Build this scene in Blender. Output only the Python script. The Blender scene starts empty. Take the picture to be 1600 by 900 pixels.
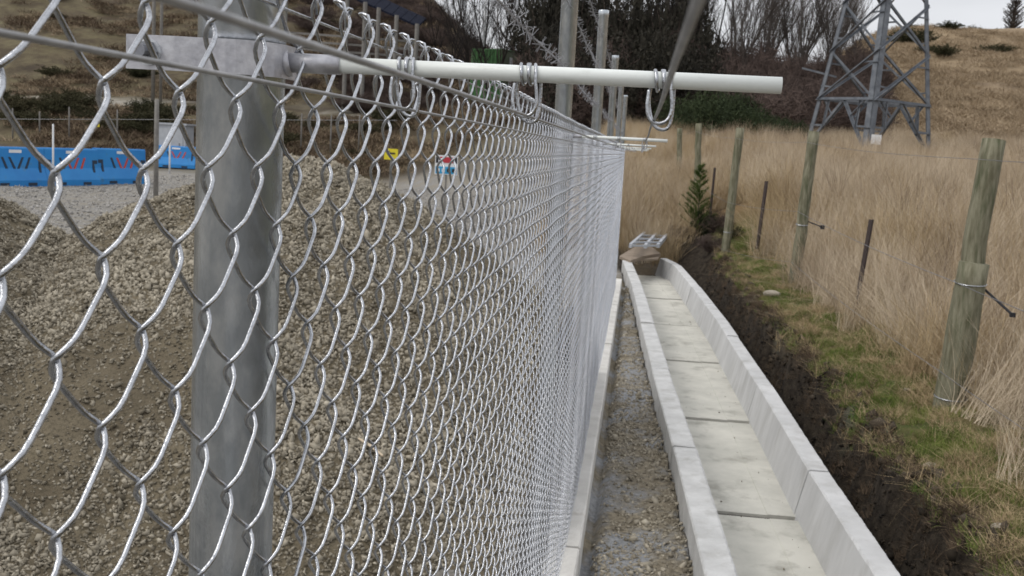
import bpy, math, random
import numpy as np
from mathutils import Vector, Matrix
random.seed(7); rng = np.random.default_rng(11)
scene = bpy.context.scene
COL = scene.collection

# ------------------------------------------------------------------ camera
F_PX = 1654.33
YAW, PITCH, ROLL = -.1128, -.1326, .0570
CAM = np.array([.2238, -.3514, 1.9829])
def cam_axes():
    f = np.array([math.sin(YAW)*math.cos(PITCH), math.cos(YAW)*math.cos(PITCH), math.sin(PITCH)])
    r = np.array([math.cos(YAW), -math.sin(YAW), 0]); u = np.cross(r, f)
    return math.cos(ROLL)*r+math.sin(ROLL)*u, -math.sin(ROLL)*r+math.cos(ROLL)*u, f
AR, AU, AF = cam_axes()
cd = bpy.data.cameras.new('camera'); cam = bpy.data.objects.new('camera', cd); COL.objects.link(cam)
cam.matrix_world = Matrix(((AR[0], AU[0], -AF[0], CAM[0]), (AR[1], AU[1], -AF[1], CAM[1]), (AR[2], AU[2], -AF[2], CAM[2]), (0, 0, 0, 1)))
cd.sensor_width = 36; cd.lens = 36*F_PX/1600; cd.clip_start = .02; cd.clip_end = 2000
cd.dof.use_dof = True; cd.dof.focus_distance = .85; cd.dof.aperture_fstop = 36
scene.camera = cam

def at_y(px, py, Y):
    d = AF+AR*(px-800)/F_PX-AU*(py-450)/F_PX; return CAM+d*(Y-CAM[1])/d[1]
def at_z(px, py, Z):
    d = AF+AR*(px-800)/F_PX-AU*(py-450)/F_PX; return CAM+d*(Z-CAM[2])/d[2]

# ------------------------------------------------------------------ sky, sun, exposure
SUN_EL, SUN_AZ = math.radians(48), math.radians(-118)      # azimuth from +y towards +x
w = bpy.data.worlds.new('World'); scene.world = w; w.use_nodes = True
nt = w.node_tree; nt.nodes.clear()
out = nt.nodes.new('ShaderNodeOutputWorld'); bg = nt.nodes.new('ShaderNodeBackground')
sky = nt.nodes.new('ShaderNodeTexSky'); sky.sky_type = 'NISHITA'; sky.sun_disc = False
sky.sun_elevation = SUN_EL; sky.sun_rotation = SUN_AZ; sky.air_density = 1.0; sky.dust_density = 3.0
# overcast: an even layer of cloud over the sky, a little brighter overhead
geo = nt.nodes.new('ShaderNodeTexCoord'); sep = nt.nodes.new('ShaderNodeSeparateXYZ')
nt.links.new(geo.outputs['Generated'], sep.inputs[0])
mr = nt.nodes.new('ShaderNodeMapRange'); mr.inputs[1].default_value = 0; mr.inputs[2].default_value = 1
mr.inputs[3].default_value = 8.8; mr.inputs[4].default_value = 14.0
nt.links.new(sep.outputs['Z'], mr.inputs[0])
nz = nt.nodes.new('ShaderNodeTexNoise'); nz.inputs['Scale'].default_value = 2.6; nz.inputs['Detail'].default_value = 5
mp = nt.nodes.new('ShaderNodeMapping'); mp.inputs['Scale'].default_value = (1, 1, 3.5)
nt.links.new(geo.outputs['Generated'], mp.inputs[0]); nt.links.new(mp.outputs[0], nz.inputs['Vector'])
mr2 = nt.nodes.new('ShaderNodeMapRange'); mr2.inputs[1].default_value = .3; mr2.inputs[2].default_value = .7
mr2.inputs[3].default_value = .80; mr2.inputs[4].default_value = 1.13
nt.links.new(nz.outputs['Fac'], mr2.inputs[0])
mu = nt.nodes.new('ShaderNodeMath'); mu.operation = 'MULTIPLY'
nt.links.new(mr.outputs[0], mu.inputs[0]); nt.links.new(mr2.outputs[0], mu.inputs[1])
cc = nt.nodes.new('ShaderNodeMix'); cc.data_type = 'RGBA'; cc.blend_type = 'MULTIPLY'; cc.inputs[0].default_value = 1
cc.inputs[6].default_value = (.955, .965, 1.0, 1); nt.links.new(mu.outputs[0], cc.inputs[7])
mx = nt.nodes.new('ShaderNodeMix'); mx.data_type = 'RGBA'; mx.inputs[0].default_value = .88
nt.links.new(sky.outputs[0], mx.inputs[6]); nt.links.new(cc.outputs[2], mx.inputs[7])
bg.inputs[1].default_value = .1
nt.links.new(mx.outputs[2], bg.inputs[0]); nt.links.new(bg.outputs[0], out.inputs[0])
sd = bpy.data.lights.new('sun', 'SUN'); sd.energy = 1.3; sd.angle = math.radians(22); sd.color = (1, .96, .9)
so = bpy.data.objects.new('sun', sd); COL.objects.link(so)
sdir = Vector((math.sin(SUN_AZ)*math.cos(SUN_EL), math.cos(SUN_AZ)*math.cos(SUN_EL), math.sin(SUN_EL)))
so.rotation_euler = sdir.to_track_quat('Z', 'Y').to_euler(); so.location = (-20, -10, 30)
scene.view_settings.view_transform = 'Standard'; scene.view_settings.look = 'None'
scene.view_settings.exposure = 0; scene.view_settings.gamma = 1
scene.render.engine = 'CYCLES'; scene.cycles.max_bounces = 5; scene.cycles.diffuse_bounces = 2; scene.cycles.glossy_bounces = 3
scene.render.resolution_x = 1024; scene.render.resolution_y = 576

# ------------------------------------------------------------------ helpers
def mat(name, c1, c2=None, scale=8, rough=.8, metal=0, bump=0, bscale=None, detail=6, c3=None, s3=1.0, t3=(.5, .65),
        attr=None, spec=.5, coords='Position', rand=0, lo=.35, hi=.65, stretch=None):
    m = bpy.data.materials.new(name); m.use_nodes = True
    n = m.node_tree.nodes; l = m.node_tree.links; b = n['Principled BSDF']
    b.inputs['Roughness'].default_value = rough; b.inputs['Metallic'].default_value = metal
    b.inputs['Specular IOR Level'].default_value = spec
    if coords == 'Position': src = n.new('ShaderNodeNewGeometry').outputs['Position']
    else: src = n.new('ShaderNodeTexCoord').outputs['Object']
    if stretch:
        q = n.new('ShaderNodeMapping'); q.inputs['Scale'].default_value = stretch; l.new(src, q.inputs[0]); src = q.outputs[0]
    def noise(sc, det=detail):
        t = n.new('ShaderNodeTexNoise'); t.inputs['Scale'].default_value = sc; t.inputs['Detail'].default_value = det
        t.inputs['Roughness'].default_value = .62; l.new(src, t.inputs['Vector']); return t.outputs['Fac']
    def rng_(f, a, bb):
        r = n.new('ShaderNodeMapRange'); r.inputs[1].default_value = a; r.inputs[2].default_value = bb; l.new(f, r.inputs[0]); return r.outputs[0]
    def mix(fac, a, bb):
        x = n.new('ShaderNodeMix'); x.data_type = 'RGBA'
        l.new(fac, x.inputs[0])
        for s, v in ((6, a), (7, bb)):
            if isinstance(v, tuple): x.inputs[s].default_value = (*v, 1)
            else: l.new(v, x.inputs[s])
        return x.outputs[2]
    if attr:
        a = n.new('ShaderNodeAttribute'); a.attribute_name = attr; f = a.outputs['Fac']
    elif rand:
        o = n.new('ShaderNodeObjectInfo'); ad = n.new('ShaderNodeMath'); ad.operation = 'MULTIPLY_ADD'; ad.inputs[1].default_value = rand
        l.new(o.outputs['Random'], ad.inputs[0])
        ns = n.new('ShaderNodeMath'); ns.operation = 'MULTIPLY'; ns.inputs[1].default_value = 1-rand
        l.new(rng_(noise(scale), lo, hi), ns.inputs[0]); l.new(ns.outputs[0], ad.inputs[2]); f = ad.outputs[0]
    else: f = rng_(noise(scale), lo, hi)
    col = mix(f, c1, c2 or c1)
    if c3: col = mix(rng_(noise(s3), *t3), col, c3)
    l.new(col, b.inputs['Base Color'])
    if bump:
        bp = n.new('ShaderNodeBump'); bp.inputs['Strength'].default_value = bump; bp.inputs['Distance'].default_value = .02
        l.new(noise(bscale or scale*3), bp.inputs['Height']); l.new(bp.outputs[0], b.inputs['Normal'])
    m['h'] = 1
    return m

class MB:
    def __init__(s): s.v = []; s.f = []
    def add(s, vs, fs):
        o = len(s.v); s.v += [tuple(map(float, p)) for p in vs]; s.f += [tuple(i+o for i in f) for f in fs]
    def box(s, c, size, m=None):
        x, y, z = (a/2 for a in size); vs = [Vector((sx*x, sy*y, sz*z)) for sz in (-1, 1) for sy in (-1, 1) for sx in (-1, 1)]
        if m is not None: vs = [m @ v for v in vs]
        s.add([(v[0]+c[0], v[1]+c[1], v[2]+c[2]) for v in vs], [(0, 2, 3, 1), (4, 5, 7, 6), (0, 1, 5, 4), (2, 6, 7, 3), (0, 4, 6, 2), (1, 3, 7, 5)])
    def bar(s, a, b, wd, ht=None, up=(0, 0, 1)):
        a = Vector(a); b = Vector(b); d = b-a; L = d.length; d.normalize(); u = Vector(up)
        r = d.cross(u)
        if r.length < 1e-4: r = d.cross(Vector((1, 0, 0)))
        r.normalize(); u = r.cross(d); m = Matrix((r, d, u)).transposed()
        s.box((a+b)/2, (wd, L, ht or wd), m)
    def tube(s, path, rad, n=8, cap=True):
        P = [Vector(p) for p in path]; k = len(P)
        R = [rad]*k if isinstance(rad, (int, float)) else rad
        t = (P[1]-P[0]).normalized(); a = Vector((0, 0, 1)) if abs(t.z) < .9 else Vector((1, 0, 0))
        u = t.cross(a).normalized(); vs = []; fs = []
        for i in range(k):
            t = (P[min(i+1, k-1)]-P[max(i-1, 0)])
            if t.length < 1e-9: t = Vector((0, 0, 1))
            t.normalize(); u = (u-t*u.dot(t))
            if u.length < 1e-6: u = t.orthogonal()
            u.normalize(); w2 = t.cross(u)
            for j in range(n):
                an = 2*math.pi*j/n; vs.append(P[i]+(u*math.cos(an)+w2*math.sin(an))*R[i])
        for i in range(k-1):
            for j in range(n):
                j2 = (j+1) % n; fs.append((i*n+j, i*n+j2, (i+1)*n+j2, (i+1)*n+j))
        if cap: fs.append(tuple(reversed(range(n)))); fs.append(tuple((k-1)*n+j for j in range(n)))
        s.add(vs, fs)
    def lathe(s, prof, c=(0, 0, 0), n=24):
        vs = []; fs = []
        for r, z in prof:
            for j in range(n): an = 2*math.pi*j/n; vs.append((c[0]+r*math.cos(an), c[1]+r*math.sin(an), c[2]+z))
        for i in range(len(prof)-1):
            for j in range(n): j2 = (j+1) % n; fs.append((i*n+j, i*n+j2, (i+1)*n+j2, (i+1)*n+j))
        fs.append(tuple(reversed(range(n)))); fs.append(tuple((len(prof)-1)*n+j for j in range(n)))
        s.add(vs, fs)
    def prism(s, poly, a, b, m=None):        # poly in local xz, extruded along local y from a to b
        n = len(poly); vs = [Vector((x, a, z)) for x, z in poly]+[Vector((x, b, z)) for x, z in poly]
        if m is not None: vs = [m @ v for v in vs]
        s.add(vs, [tuple(range(n)), tuple(reversed(range(n, 2*n)))]+[(i, i+n, (i+1) % n+n, (i+1) % n) for i in range(n)])
    def mesh(s, name, smooth=False):
        me = bpy.data.meshes.new(name); me.from_pydata(s.v, [], s.f); me.update()
        if smooth: me.shade_smooth() if hasattr(me, 'shade_smooth') else None
        return me
def link(name, me, material=None, parent=None, loc=None, smooth=False):
    o = bpy.data.objects.new(name, me); COL.objects.link(o)
    if material and me and not me.materials: me.materials.append(material)
    if parent: o.parent = parent
    if loc is not None: o.location = loc
    return o
def obj(name, mb, material, parent=None, smooth=False, loc=None):
    me = mb.mesh(name)
    if smooth: me.polygons.foreach_set('use_smooth', [True]*len(me.polygons))
    return link(name, me, material, parent, loc)
def tag(o, label=None, cat=None, group=None, kind=None):
    for k, v in (('label', label), ('category', cat), ('group', group), ('kind', kind)):
        if v: o[k] = v
    return o
def empty(name, loc=(0, 0, 0), rz=0):
    o = bpy.data.objects.new(name, None); COL.objects.link(o); o.location = loc; o.rotation_euler = (0, 0, rz); o.empty_display_size = .1; return o
def copy_tree(o, parent=None):
    c = o.copy(); COL.objects.link(c); c.parent = parent
    for ch in list(o.children): copy_tree(ch, c)
    return c
def np_mesh(name, V, Fq, attrs=None, smooth=False):
    me = bpy.data.meshes.new(name); V = np.asarray(V, np.float32); Fq = np.asarray(Fq, np.int32); k = Fq.shape[1]
    me.vertices.add(len(V)); me.vertices.foreach_set('co', V.ravel())
    me.loops.add(Fq.size); me.loops.foreach_set('vertex_index', Fq.ravel())
    me.polygons.add(len(Fq)); me.polygons.foreach_set('loop_start', np.arange(0, Fq.size, k, dtype=np.int32))
    if smooth: me.polygons.foreach_set('use_smooth', np.ones(len(Fq), bool))
    for kx, a in (attrs or {}).items():
        at = me.attributes.new(kx, 'FLOAT', 'POINT'); at.data.foreach_set('value', np.asarray(a, np.float32))
    me.update(); me.validate(); return me

# value noise
_T = rng.random((256, 256))
def vn(x, y):
    x = np.asarray(x, float); y = np.asarray(y, float); xi = np.floor(x).astype(int); yi = np.floor(y).astype(int); fx = x-xi; fy = y-yi
    fx = fx*fx*(3-2*fx); fy = fy*fy*(3-2*fy); g = lambda a, b: _T[a % 256, b % 256]
    return (g(xi, yi)*(1-fx)+g(xi+1, yi)*fx)*(1-fy)+(g(xi, yi+1)*(1-fx)+g(xi+1, yi+1)*fx)*fy
def fbm(x, y, o=4):
    s = 0; a = .5
    for i in range(o): s = s+a*(vn(x*2**i+17.3*i, y*2**i+5.1*i)-.5); a *= .5
    return s*2
def sm(a, b, x):
    t = np.clip((np.asarray(x, float)-a)/(b-a), 0, 1); return t*t*(3-2*t)

# ------------------------------------------------------------------ lines of the place (metres, fence along +y at x = 0)
LW_OUT = np.array([(.70, 2.0), (.633, 4.13), (.556, 6.19), (.474, 7.98), (.345, 11.2), (.215, 14.6), (.075, 17.1), (-.05, 19.0)])
LW_IN = LW_OUT+np.array((.145, .02))
RW_IN = np.array([(1.50, 2.0), (1.453, 4.54), (1.401, 6.19), (1.353, 8.68), (1.249, 12.16), (1.08, 15.85), (.94, 18.2), (.70, 19.4)])
CREST = np.array([(1.98, 2.0), (1.95, 4.45), (1.96, 4.96), (1.915, 5.92), (1.902, 7.34), (1.842, 9.73), (1.726, 11.9), (1.705, 15), (1.72, 19.5), (1.6, 22)])
ix = lambda A, y: np.interp(y, A[:, 1], A[:, 0])
PL = np.array([(-5, .1), (45, .1), (48, .7), (55, 2.6), (60, 3.2), (64, 3.7), (75, 7.4), (90, 12.5), (130, 21), (220, 30), (500, 30)])
PM = np.array([(-5, .2), (14, .3), (20.3, .34), (24.5, .95), (36, 2.45), (45, 3.0), (70, 5), (100, 8), (200, 12), (500, 12)])
PR = np.array([(-5, .3), (7, .38), (14, .75), (36, 2.45), (46, 3.0), (70, 7.6), (100, 13.6), (118, 16.6), (135, 17.4), (260, 15), (500, 12)])
def height(x, y):
    x = np.asarray(x, float); y = np.asarray(y, float)
    az = x/np.maximum(y+.35, 3)
    pl = np.interp(y, PL[:, 0], PL[:, 1]); pm = np.interp(y, PM[:, 0], PM[:, 1]); pr = np.interp(y, PR[:, 0], PR[:, 1])
    wl = 1-sm(-.24, -.10, az); wr = sm(.03+.08*sm(40, 60, y), .16+.07*sm(40, 60, y), az)
    far = pl*wl+pr*wr+pm*(1-wl-wr)
    far = far+fbm(x*.09, y*.09)*np.clip((y-34)*.03, 0, 1.6)+fbm(x*.7, y*.7)*.10*sm(8, 20, y)
    # yard west of the fence stays level out to the barriers
    yard = .02+fbm(x*.6, y*.6)*.06+fbm(x*5, y*5)*.015
    wy = (1-sm(43, 47, y))*(1-sm(-1.2, -.2, x+.03*(y-14)*(y > 14)))
    z = far*(1-wy)+yard*wy
    # near strip beside the fence
    wn = (1-sm(18.5, 21, y))
    lo, ro, cr = ix(LW_OUT, y), ix(RW_IN, y)+.12, ix(CREST, y)
    strip = .03+fbm(x*4, y*3)*.035+fbm(x*14, y*14)*.02
    groove = np.exp(-((x-.11)/.035)**2)*(-.07)
    strip = strip+groove
    n1 = fbm(x*3+9, y*3, 5); n2 = fbm(x*11, y*11, 3)
    crz = .25+.06*n1+sm(9, 18, y)*.06
    crx = cr+.16*fbm(y*1.3, y*0+3)+.14*fbm(y*5, y*0+8)+.06*n2
    t = np.clip((x-ro)/np.maximum(crx-ro, .05), 0, 1)
    bank = -.42+.12*n2*.6+(crz+.42)*np.clip(t*1.12-.06+.10*n1, 0, 1)**2.4
    bank = np.where(t >= 1, crz+.05*n2+sm(0, .8, x-crx)*.1, bank)+.05*n1
    near = np.where(x < lo, strip, np.where(x < ro, -.46, bank))
    wx = sm(-.5, -.15, x)*(1-sm(1.2, 3.0, x-ro))
    k = wn*wx
    return z*(1-k)+near*k

def ground_hit(px, py):
    d = AF+AR*(px-800)/F_PX-AU*(py-450)/F_PX; t = np.arange(2.5, 120, .02); Q = CAM[None]+d[None]*t[:, None]; k = np.argmax(Q[:, 2] < height(Q[:, 0], Q[:, 1])); return Q[k]
# ------------------------------------------------------------------ materials
M = {}
M['galv'] = mat('galvanised steel', (.60, .62, .64), (.47, .49, .52), 60, .42, .55, .06, 200, c3=(.70, .72, .73), s3=25)
M['wire'] = mat('galvanised wire', (.53, .545, .57), (.34, .35, .37), 160, .24, 1.0, .15, 500, coords='Object')
M['barb'] = mat('barbed wire steel', (.30, .30, .31), (.20, .20, .21), 80, .45, .8)
M['wire_dull'] = mat('dull fence wire', (.36, .36, .36), (.22, .22, .22), 60, .5, .5)
M['post'] = mat('galvanised tube', (.55, .59, .625), (.43, .465, .495), 70, .27, .72, .07, 160, c3=(.68, .71, .73), s3=42, t3=(.5, .66), stretch=(1, 1, .45))
M['clamp'] = mat('clamp plate', (.56, .56, .585), (.37, .37, .40), 75, .42, .5, .08, 260, c3=(.25, .25, .265), s3=60, t3=(.6, .75))
M['rod'] = mat('white fibreglass', (.80, .83, .80), (.72, .75, .72), 60, .4, 0, .03, 300, c3=(.58, .60, .56), s3=120, t3=(.62, .75), stretch=(.25, 1, 1))
M['bolt'] = mat('zinc bolt', (.30, .31, .33), (.2, .2, .22), 90, .3, .9)
M['conc_top'] = mat('concrete', (.56, .56, .55), (.45, .45, .44), 7, .88, 0, .35, 60, c3=(.36, .355, .335), s3=6, t3=(.52, .74), spec=.25)
M['conc_floor'] = mat('concrete floor', (.56, .545, .485), (.46, .45, .40), 3.5, .88, 0, .3, 70, c3=(.31, .30, .26), s3=4, t3=(.53, .72), spec=.25)
M['conc_wall'] = mat('concrete wall', (.56, .56, .555), (.45, .45, .445), 3, .88, 0, .2, 60, c3=(.38, .375, .36), s3=5, t3=(.5, .74), spec=.25, stretch=(1, 1, .3))
M['kerb'] = mat('kerb concrete', (.64, .625, .59), (.53, .515, .48), 6, .9, 0, .3, 80, c3=(.40, .37, .33), s3=3.2, t3=(.6, .7), spec=.25)
M['stone'] = mat('crushed stone', (.09, .076, .053), (.46, .415, .33), attr='tone', rough=.9, spec=.2)
M['greystone'] = mat('grey stone', (.13, .125, .12), (.48, .46, .43), attr='tone', rough=.9, spec=.2)
M['moundbase'] = mat('crusher dust', (.12, .099, .068), (.19, .16, .11), 3, .95, 0, .9, 60, spec=.15, c3=(.10, .085, .058), s3=55, t3=(.5, .62))
M['clod'] = mat('soil clod', (.010, .0085, .007), (.075, .060, .044), attr='tone', rough=.95, spec=.15)
M['timber'] = mat('treated timber', (.12, .113, .072), (.25, .238, .17), 9, .85, 0, .4, 40, c3=(.075, .085, .045), s3=5, t3=(.5, .68), stretch=(4, 4, .6), spec=.2)
M['steelpost'] = mat('rusty steel', (.045, .034, .032), (.075, .055, .05), 30, .7, .3, .1)
M['tower'] = mat('weathered tower steel', (.10, .112, .13), (.18, .195, .215), 4, .6, .3, .05)
M['blue'] = mat('blue plastic', (.010, .18, .50), (.018, .23, .57), 1.2, .5, 0, .05, 20, c3=(.05, .17, .33), s3=2.4, t3=(.6, .75))
M['slotshade'] = mat('dark slot', (.02, .035, .06))  # shade inside the barrier openings, put into a flat dark colour
M['slotred'] = mat('red reflector', (.55, .07, .035), (.4, .05, .03), 20, .4)  # red thing showing through the openings, given as panel colour
M['white'] = mat('white paint', (.75, .76, .77), (.66, .67, .68), 4, .5)
M['sheet'] = mat('grey sheet', (.42, .44, .47), (.36, .38, .41), 5, .5, .2)
M['green'] = mat('green container', (.055, .145, .05), (.075, .18, .065), 3, .55, 0)
M['greenpale'] = mat('pale container side', (.17, .21, .135), (.21, .24, .17), 3, .6)  # side sheeting, a paler green than the end
M['roofblue'] = mat('dark slate roofing', (.010, .012, .022), (.02, .023, .036), 5, .95, spec=.05)
M['pole'] = mat('grey pole', (.15, .14, .13), (.22, .21, .19), 8, .85)
M['yellow'] = mat('yellow sign', (.70, .60, .02), (.6, .5, .02), 9, .5)
M['red'] = mat('red print', (.42, .035, .05)); M['bluep'] = mat('blue print', (.03, .30, .55)); M['black'] = mat('black print', (.015, .015, .018))
M['straw'] = mat('dry grass', (.31, .235, .16), (.64, .54, .405), 3, .85, rand=.8, spec=.2)
M['hillstraw'] = mat('hill grass', (.23, .173, .113), (.42, .33, .22), 3, .85, rand=.7, spec=.2)
M['straw2'] = mat('golden dry grass', (.27, .195, .11), (.50, .39, .235), 3, .85, rand=.7, spec=.2)
M['turf'] = mat('short grass', (.045, .095, .012), (.20, .225, .06), 2.2, .85, rand=.5, spec=.2)
M['deadroot'] = mat('dead roots', (.07, .05, .035), (.17, .125, .085), 5, .9, rand=.6, spec=.1)
M['bark'] = mat('bare bark', (.055, .047, .042), (.105, .09, .08), 4, .9, rand=.5, spec=.1)
M['barkdark'] = mat('dark bark', (.022, .019, .018), (.045, .038, .034), 4, .9, rand=.5, spec=.1)
M['brush'] = mat('brown brushwood', (.05, .038, .034), (.135, .10, .086), 1.5, .9, rand=.6, spec=.1)
M['evergreen'] = mat('dark evergreen leaves', (.014, .013, .010), (.04, .036, .026), 2, .8, rand=.4, spec=.2)
M['broom'] = mat('green broom', (.016, .026, .011), (.045, .06, .025), 1.5, .8, rand=.5, spec=.2)
M['pine'] = mat('pine needles', (.045, .085, .02), (.12, .165, .045), 9, .8, spec=.2)
M['hillshrub'] = mat('hill shrub', (.028, .032, .016), (.07, .062, .035), 2, .9, rand=.6, spec=.1)
M['board'] = mat('wet plywood', (.20, .155, .115), (.28, .225, .17), 3, .9, 0, .2, 30, stretch=(1, 6, 1))
M['rock'] = mat('pale stone', (.24, .21, .165), (.36, .32, .255), 9, .9, 0, .5, 40)

def ground_mat():
    m = bpy.data.materials.new('ground surface'); m.use_nodes = True; n = m.node_tree.nodes; l = m.node_tree.links; b = n['Principled BSDF']
    b.inputs['Roughness'].default_value = .95; b.inputs['Specular IOR Level'].default_value = .15
    pos = n.new('ShaderNodeNewGeometry').outputs['Position']
    def noise(sc, d=6, r=.62):
        t = n.new('ShaderNodeTexNoise'); t.inputs['Scale'].default_value = sc; t.inputs['Detail'].default_value = d; t.inputs['Roughness'].default_value = r
        l.new(pos, t.inputs['Vector']); return t.outputs['Fac']
    def mr(f, a, c):
        r = n.new('ShaderNodeMapRange'); r.inputs[1].default_value = a; r.inputs[2].default_value = c; l.new(f, r.inputs[0]); return r.outputs[0]
    def mix(fac, a, c):
        x = n.new('ShaderNodeMix'); x.data_type = 'RGBA'; l.new(fac, x.inputs[0])
        for s, v in ((6, a), (7, c)):
            if isinstance(v, tuple): x.inputs[s].default_value = (*v, 1)
            else: l.new(v, x.inputs[s])
        return x.outputs[2]
    def at(k):
        a = n.new('ShaderNodeAttribute'); a.attribute_name = k; return a.outputs['Fac']
    fine = mr(noise(38, 8, .7), .35, .66); mid = mr(noise(2.2), .38, .62); big = mr(noise(.16, 8, .68), .36, .64)
    grav = mix(fine, (.13, .125, .118), (.37, .36, .34)); grav = mix(mid, grav, mix(fine, (.16, .145, .12), (.34, .31, .26)))
    strip = mix(mr(noise(30, 8, .7), .34, .66), (.13, .11, .08), (.35, .305, .225)); strip = mix(mr(noise(1.7, 6), .47, .58), strip, mix(fine, (.20, .205, .21), (.40, .405, .41)))
    soil = mix(mr(noise(14, 8, .7), .35, .65), (.014, .011, .009), (.062, .05, .037))
    turf = mix(mr(noise(3.1), .38, .62), (.05, .075, .018), (.15, .125, .055))
    dry = mix(fine, mix(big, (.115, .075, .042), (.185, .125, .06)), mix(big, (.18, .125, .07), (.29, .205, .105)))
    hill = mix(mr(noise(1.3, 10, .78), .38, .6), mix(big, (.19, .142, .092), (.28, .21, .13)), mix(big, (.27, .205, .135), (.36, .28, .18)))
    left = mix(mr(noise(.5, 9, .72), .40, .62), mix(big, (.05, .039, .027), (.09, .068, .043)), mix(big, (.11, .088, .054), (.145, .128, .072)))
    c = mix(at('strip'), grav, strip); c = mix(at('soil'), c, soil); c = mix(at('turf'), c, turf); c = mix(at('dry'), c, dry); c = mix(at('hill'), c, hill); c = mix(at('left'), c, left)
    c = mix(at('track'), c, mix(mid, (.24, .22, .18), (.36, .34, .30))); c = mix(at('dark'), c, mix(fine, (.03, .028, .026), (.14, .135, .13)))
    l.new(c, b.inputs['Base Color'])
    bp = n.new('ShaderNodeBump'); bp.inputs['Strength'].default_value = .8; bp.inputs['Distance'].default_value = .03
    l.new(noise(45, 8, .75), bp.inputs['Height']); l.new(bp.outputs[0], b.inputs['Normal'])
    return m
M['ground'] = ground_mat()

# ------------------------------------------------------------------ ground sheet
def knots(segs):
    r = [np.array([segs[0][0]])]
    for a, b, st in segs: r.append(np.linspace(a, b, max(2, int(round((b-a)/st))+1))[1:])
    return np.concatenate(r)
gx = knots([(-500, -100, 40), (-100, -40, 3), (-40, -10, .8), (-10, -1, .25), (-1, .0, .08), (0, 2.6, .03), (2.6, 6, .12), (6, 30, .6), (30, 60, 2), (60, 100, 8), (100, 500, 40)])
gy = knots([(-60, -4, 14), (-4, 2.6, .4), (2.6, 8, .045), (8, 14, .08), (14, 22, .14), (22, 50, .5), (50, 140, 1.5), (140, 500, 30)])
X, Y = np.meshgrid(gx, gy); Z = height(X, Y)
nx, ny = len(gx), len(gy); I = np.arange(nx*ny).reshape(ny, nx)
Fq = np.stack([I[:-1, :-1], I[:-1, 1:], I[1:, 1:], I[1:, :-1]], -1).reshape(-1, 4)
az = X/np.maximum(Y+.35, 3); lo, ro, cr = ix(LW_OUT, Y), ix(RW_IN, Y)+.12, ix(CREST, Y)
nn = fbm(X*2.2, Y*2.2); nf = fbm(X*.4, Y*.4)
A = {}
A['strip'] = sm(-.1, .08, X)*(X < ro)*(Y < 20)
A['soil'] = ((X > ro-.02)*(1-sm(-.05, .10, X-cr-.12*nn))*(Y < 22)).clip(0, 1)+(sm(-.3, .1, X)*(X < 1.8)*sm(17, 18, Y)*(1-sm(20, 22, Y)))*.8
A['turf'] = sm(-.05, .12, X-cr-.12*nn)*(1-sm(.8, 1.3, X-cr+.4*nn))*(Y < 26)
dry0 = sm(.8, 1.3, X-cr+.4*nn)*(Y < 24)+(sm(-1.2, -.2, X+.03*(Y-14)*(Y > 14))*sm(19, 21.5, Y))
A['dry'] = np.clip(dry0, 0, 1)*(1-((X > .8) & (X < 1.8) & (Y > 17) & (Y < 20.6))); A['soil'] = np.clip(A['soil']+((X > .8) & (X < 1.75) & (Y > 18) & (Y < 20.6))*.9, 0, 1)
A['hill'] = sm(.06, .13, az)*sm(38, 46, Y)
A['left'] = sm(44, 46.5, Y+nf*2)*(1-sm(-.10, .05, az))
A['track'] = np.exp(-((Y-62-.06*X+3*nf)/2.2)**2)*(az < -.22)*sm(.0, .35, nf+.25)
A['dark'] = np.exp(-(((X+4.2+.12*(Y-22))/1.7)**2+((Y-24)/7)**2))*.9*sm(-.1, .15, nn+.1)
gm = np_mesh('ground', np.stack([X, Y, Z], -1).reshape(-1, 3), Fq, {k: np.clip(v, 0, 1).ravel() for k, v in A.items()}, smooth=True)
ground = link('ground', gm, M['ground']); ground['kind'] = 'structure'

# ------------------------------------------------------------------ stones (many small real pieces in one mesh)
PHI = (1+5**.5)/2
ICO_V = np.array([(-1, PHI, 0), (1, PHI, 0), (-1, -PHI, 0), (1, -PHI, 0), (0, -1, PHI), (0, 1, PHI), (0, -1, -PHI), (0, 1, -PHI), (PHI, 0, -1), (PHI, 0, 1), (-PHI, 0, -1), (-PHI, 0, 1)])/math.sqrt(1+PHI*PHI)
ICO_F = np.array([(0, 11, 5), (0, 5, 1), (0, 1, 7), (0, 7, 10), (0, 10, 11), (1, 5, 9), (5, 11, 4), (11, 10, 2), (10, 7, 6), (7, 1, 8), (3, 9, 4), (3, 4, 2), (3, 2, 6), (3, 6, 8), (3, 8, 9), (4, 9, 5), (2, 4, 11), (6, 2, 10), (8, 6, 7), (9, 8, 1)])
def rand_rot(n):
    q = rng.normal(size=(n, 4)); q /= np.linalg.norm(q, axis=1)[:, None]; a, b, c, d = q.T
    return np.stack([1-2*(c*c+d*d), 2*(b*c-a*d), 2*(b*d+a*c), 2*(b*c+a*d), 1-2*(b*b+d*d), 2*(c*d-a*b), 2*(b*d-a*c), 2*(c*d+a*b), 1-2*(b*b+c*c)], -1).reshape(n, 3, 3)
OCT_V = np.array([(1, 0, 0), (-1, 0, 0), (0, 1, 0), (0, -1, 0), (0, 0, 1), (0, 0, -1)], float)
OCT_F = np.array([(0, 2, 4), (2, 1, 4), (1, 3, 4), (3, 0, 4), (2, 0, 5), (1, 2, 5), (3, 1, 5), (0, 3, 5)])
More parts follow.
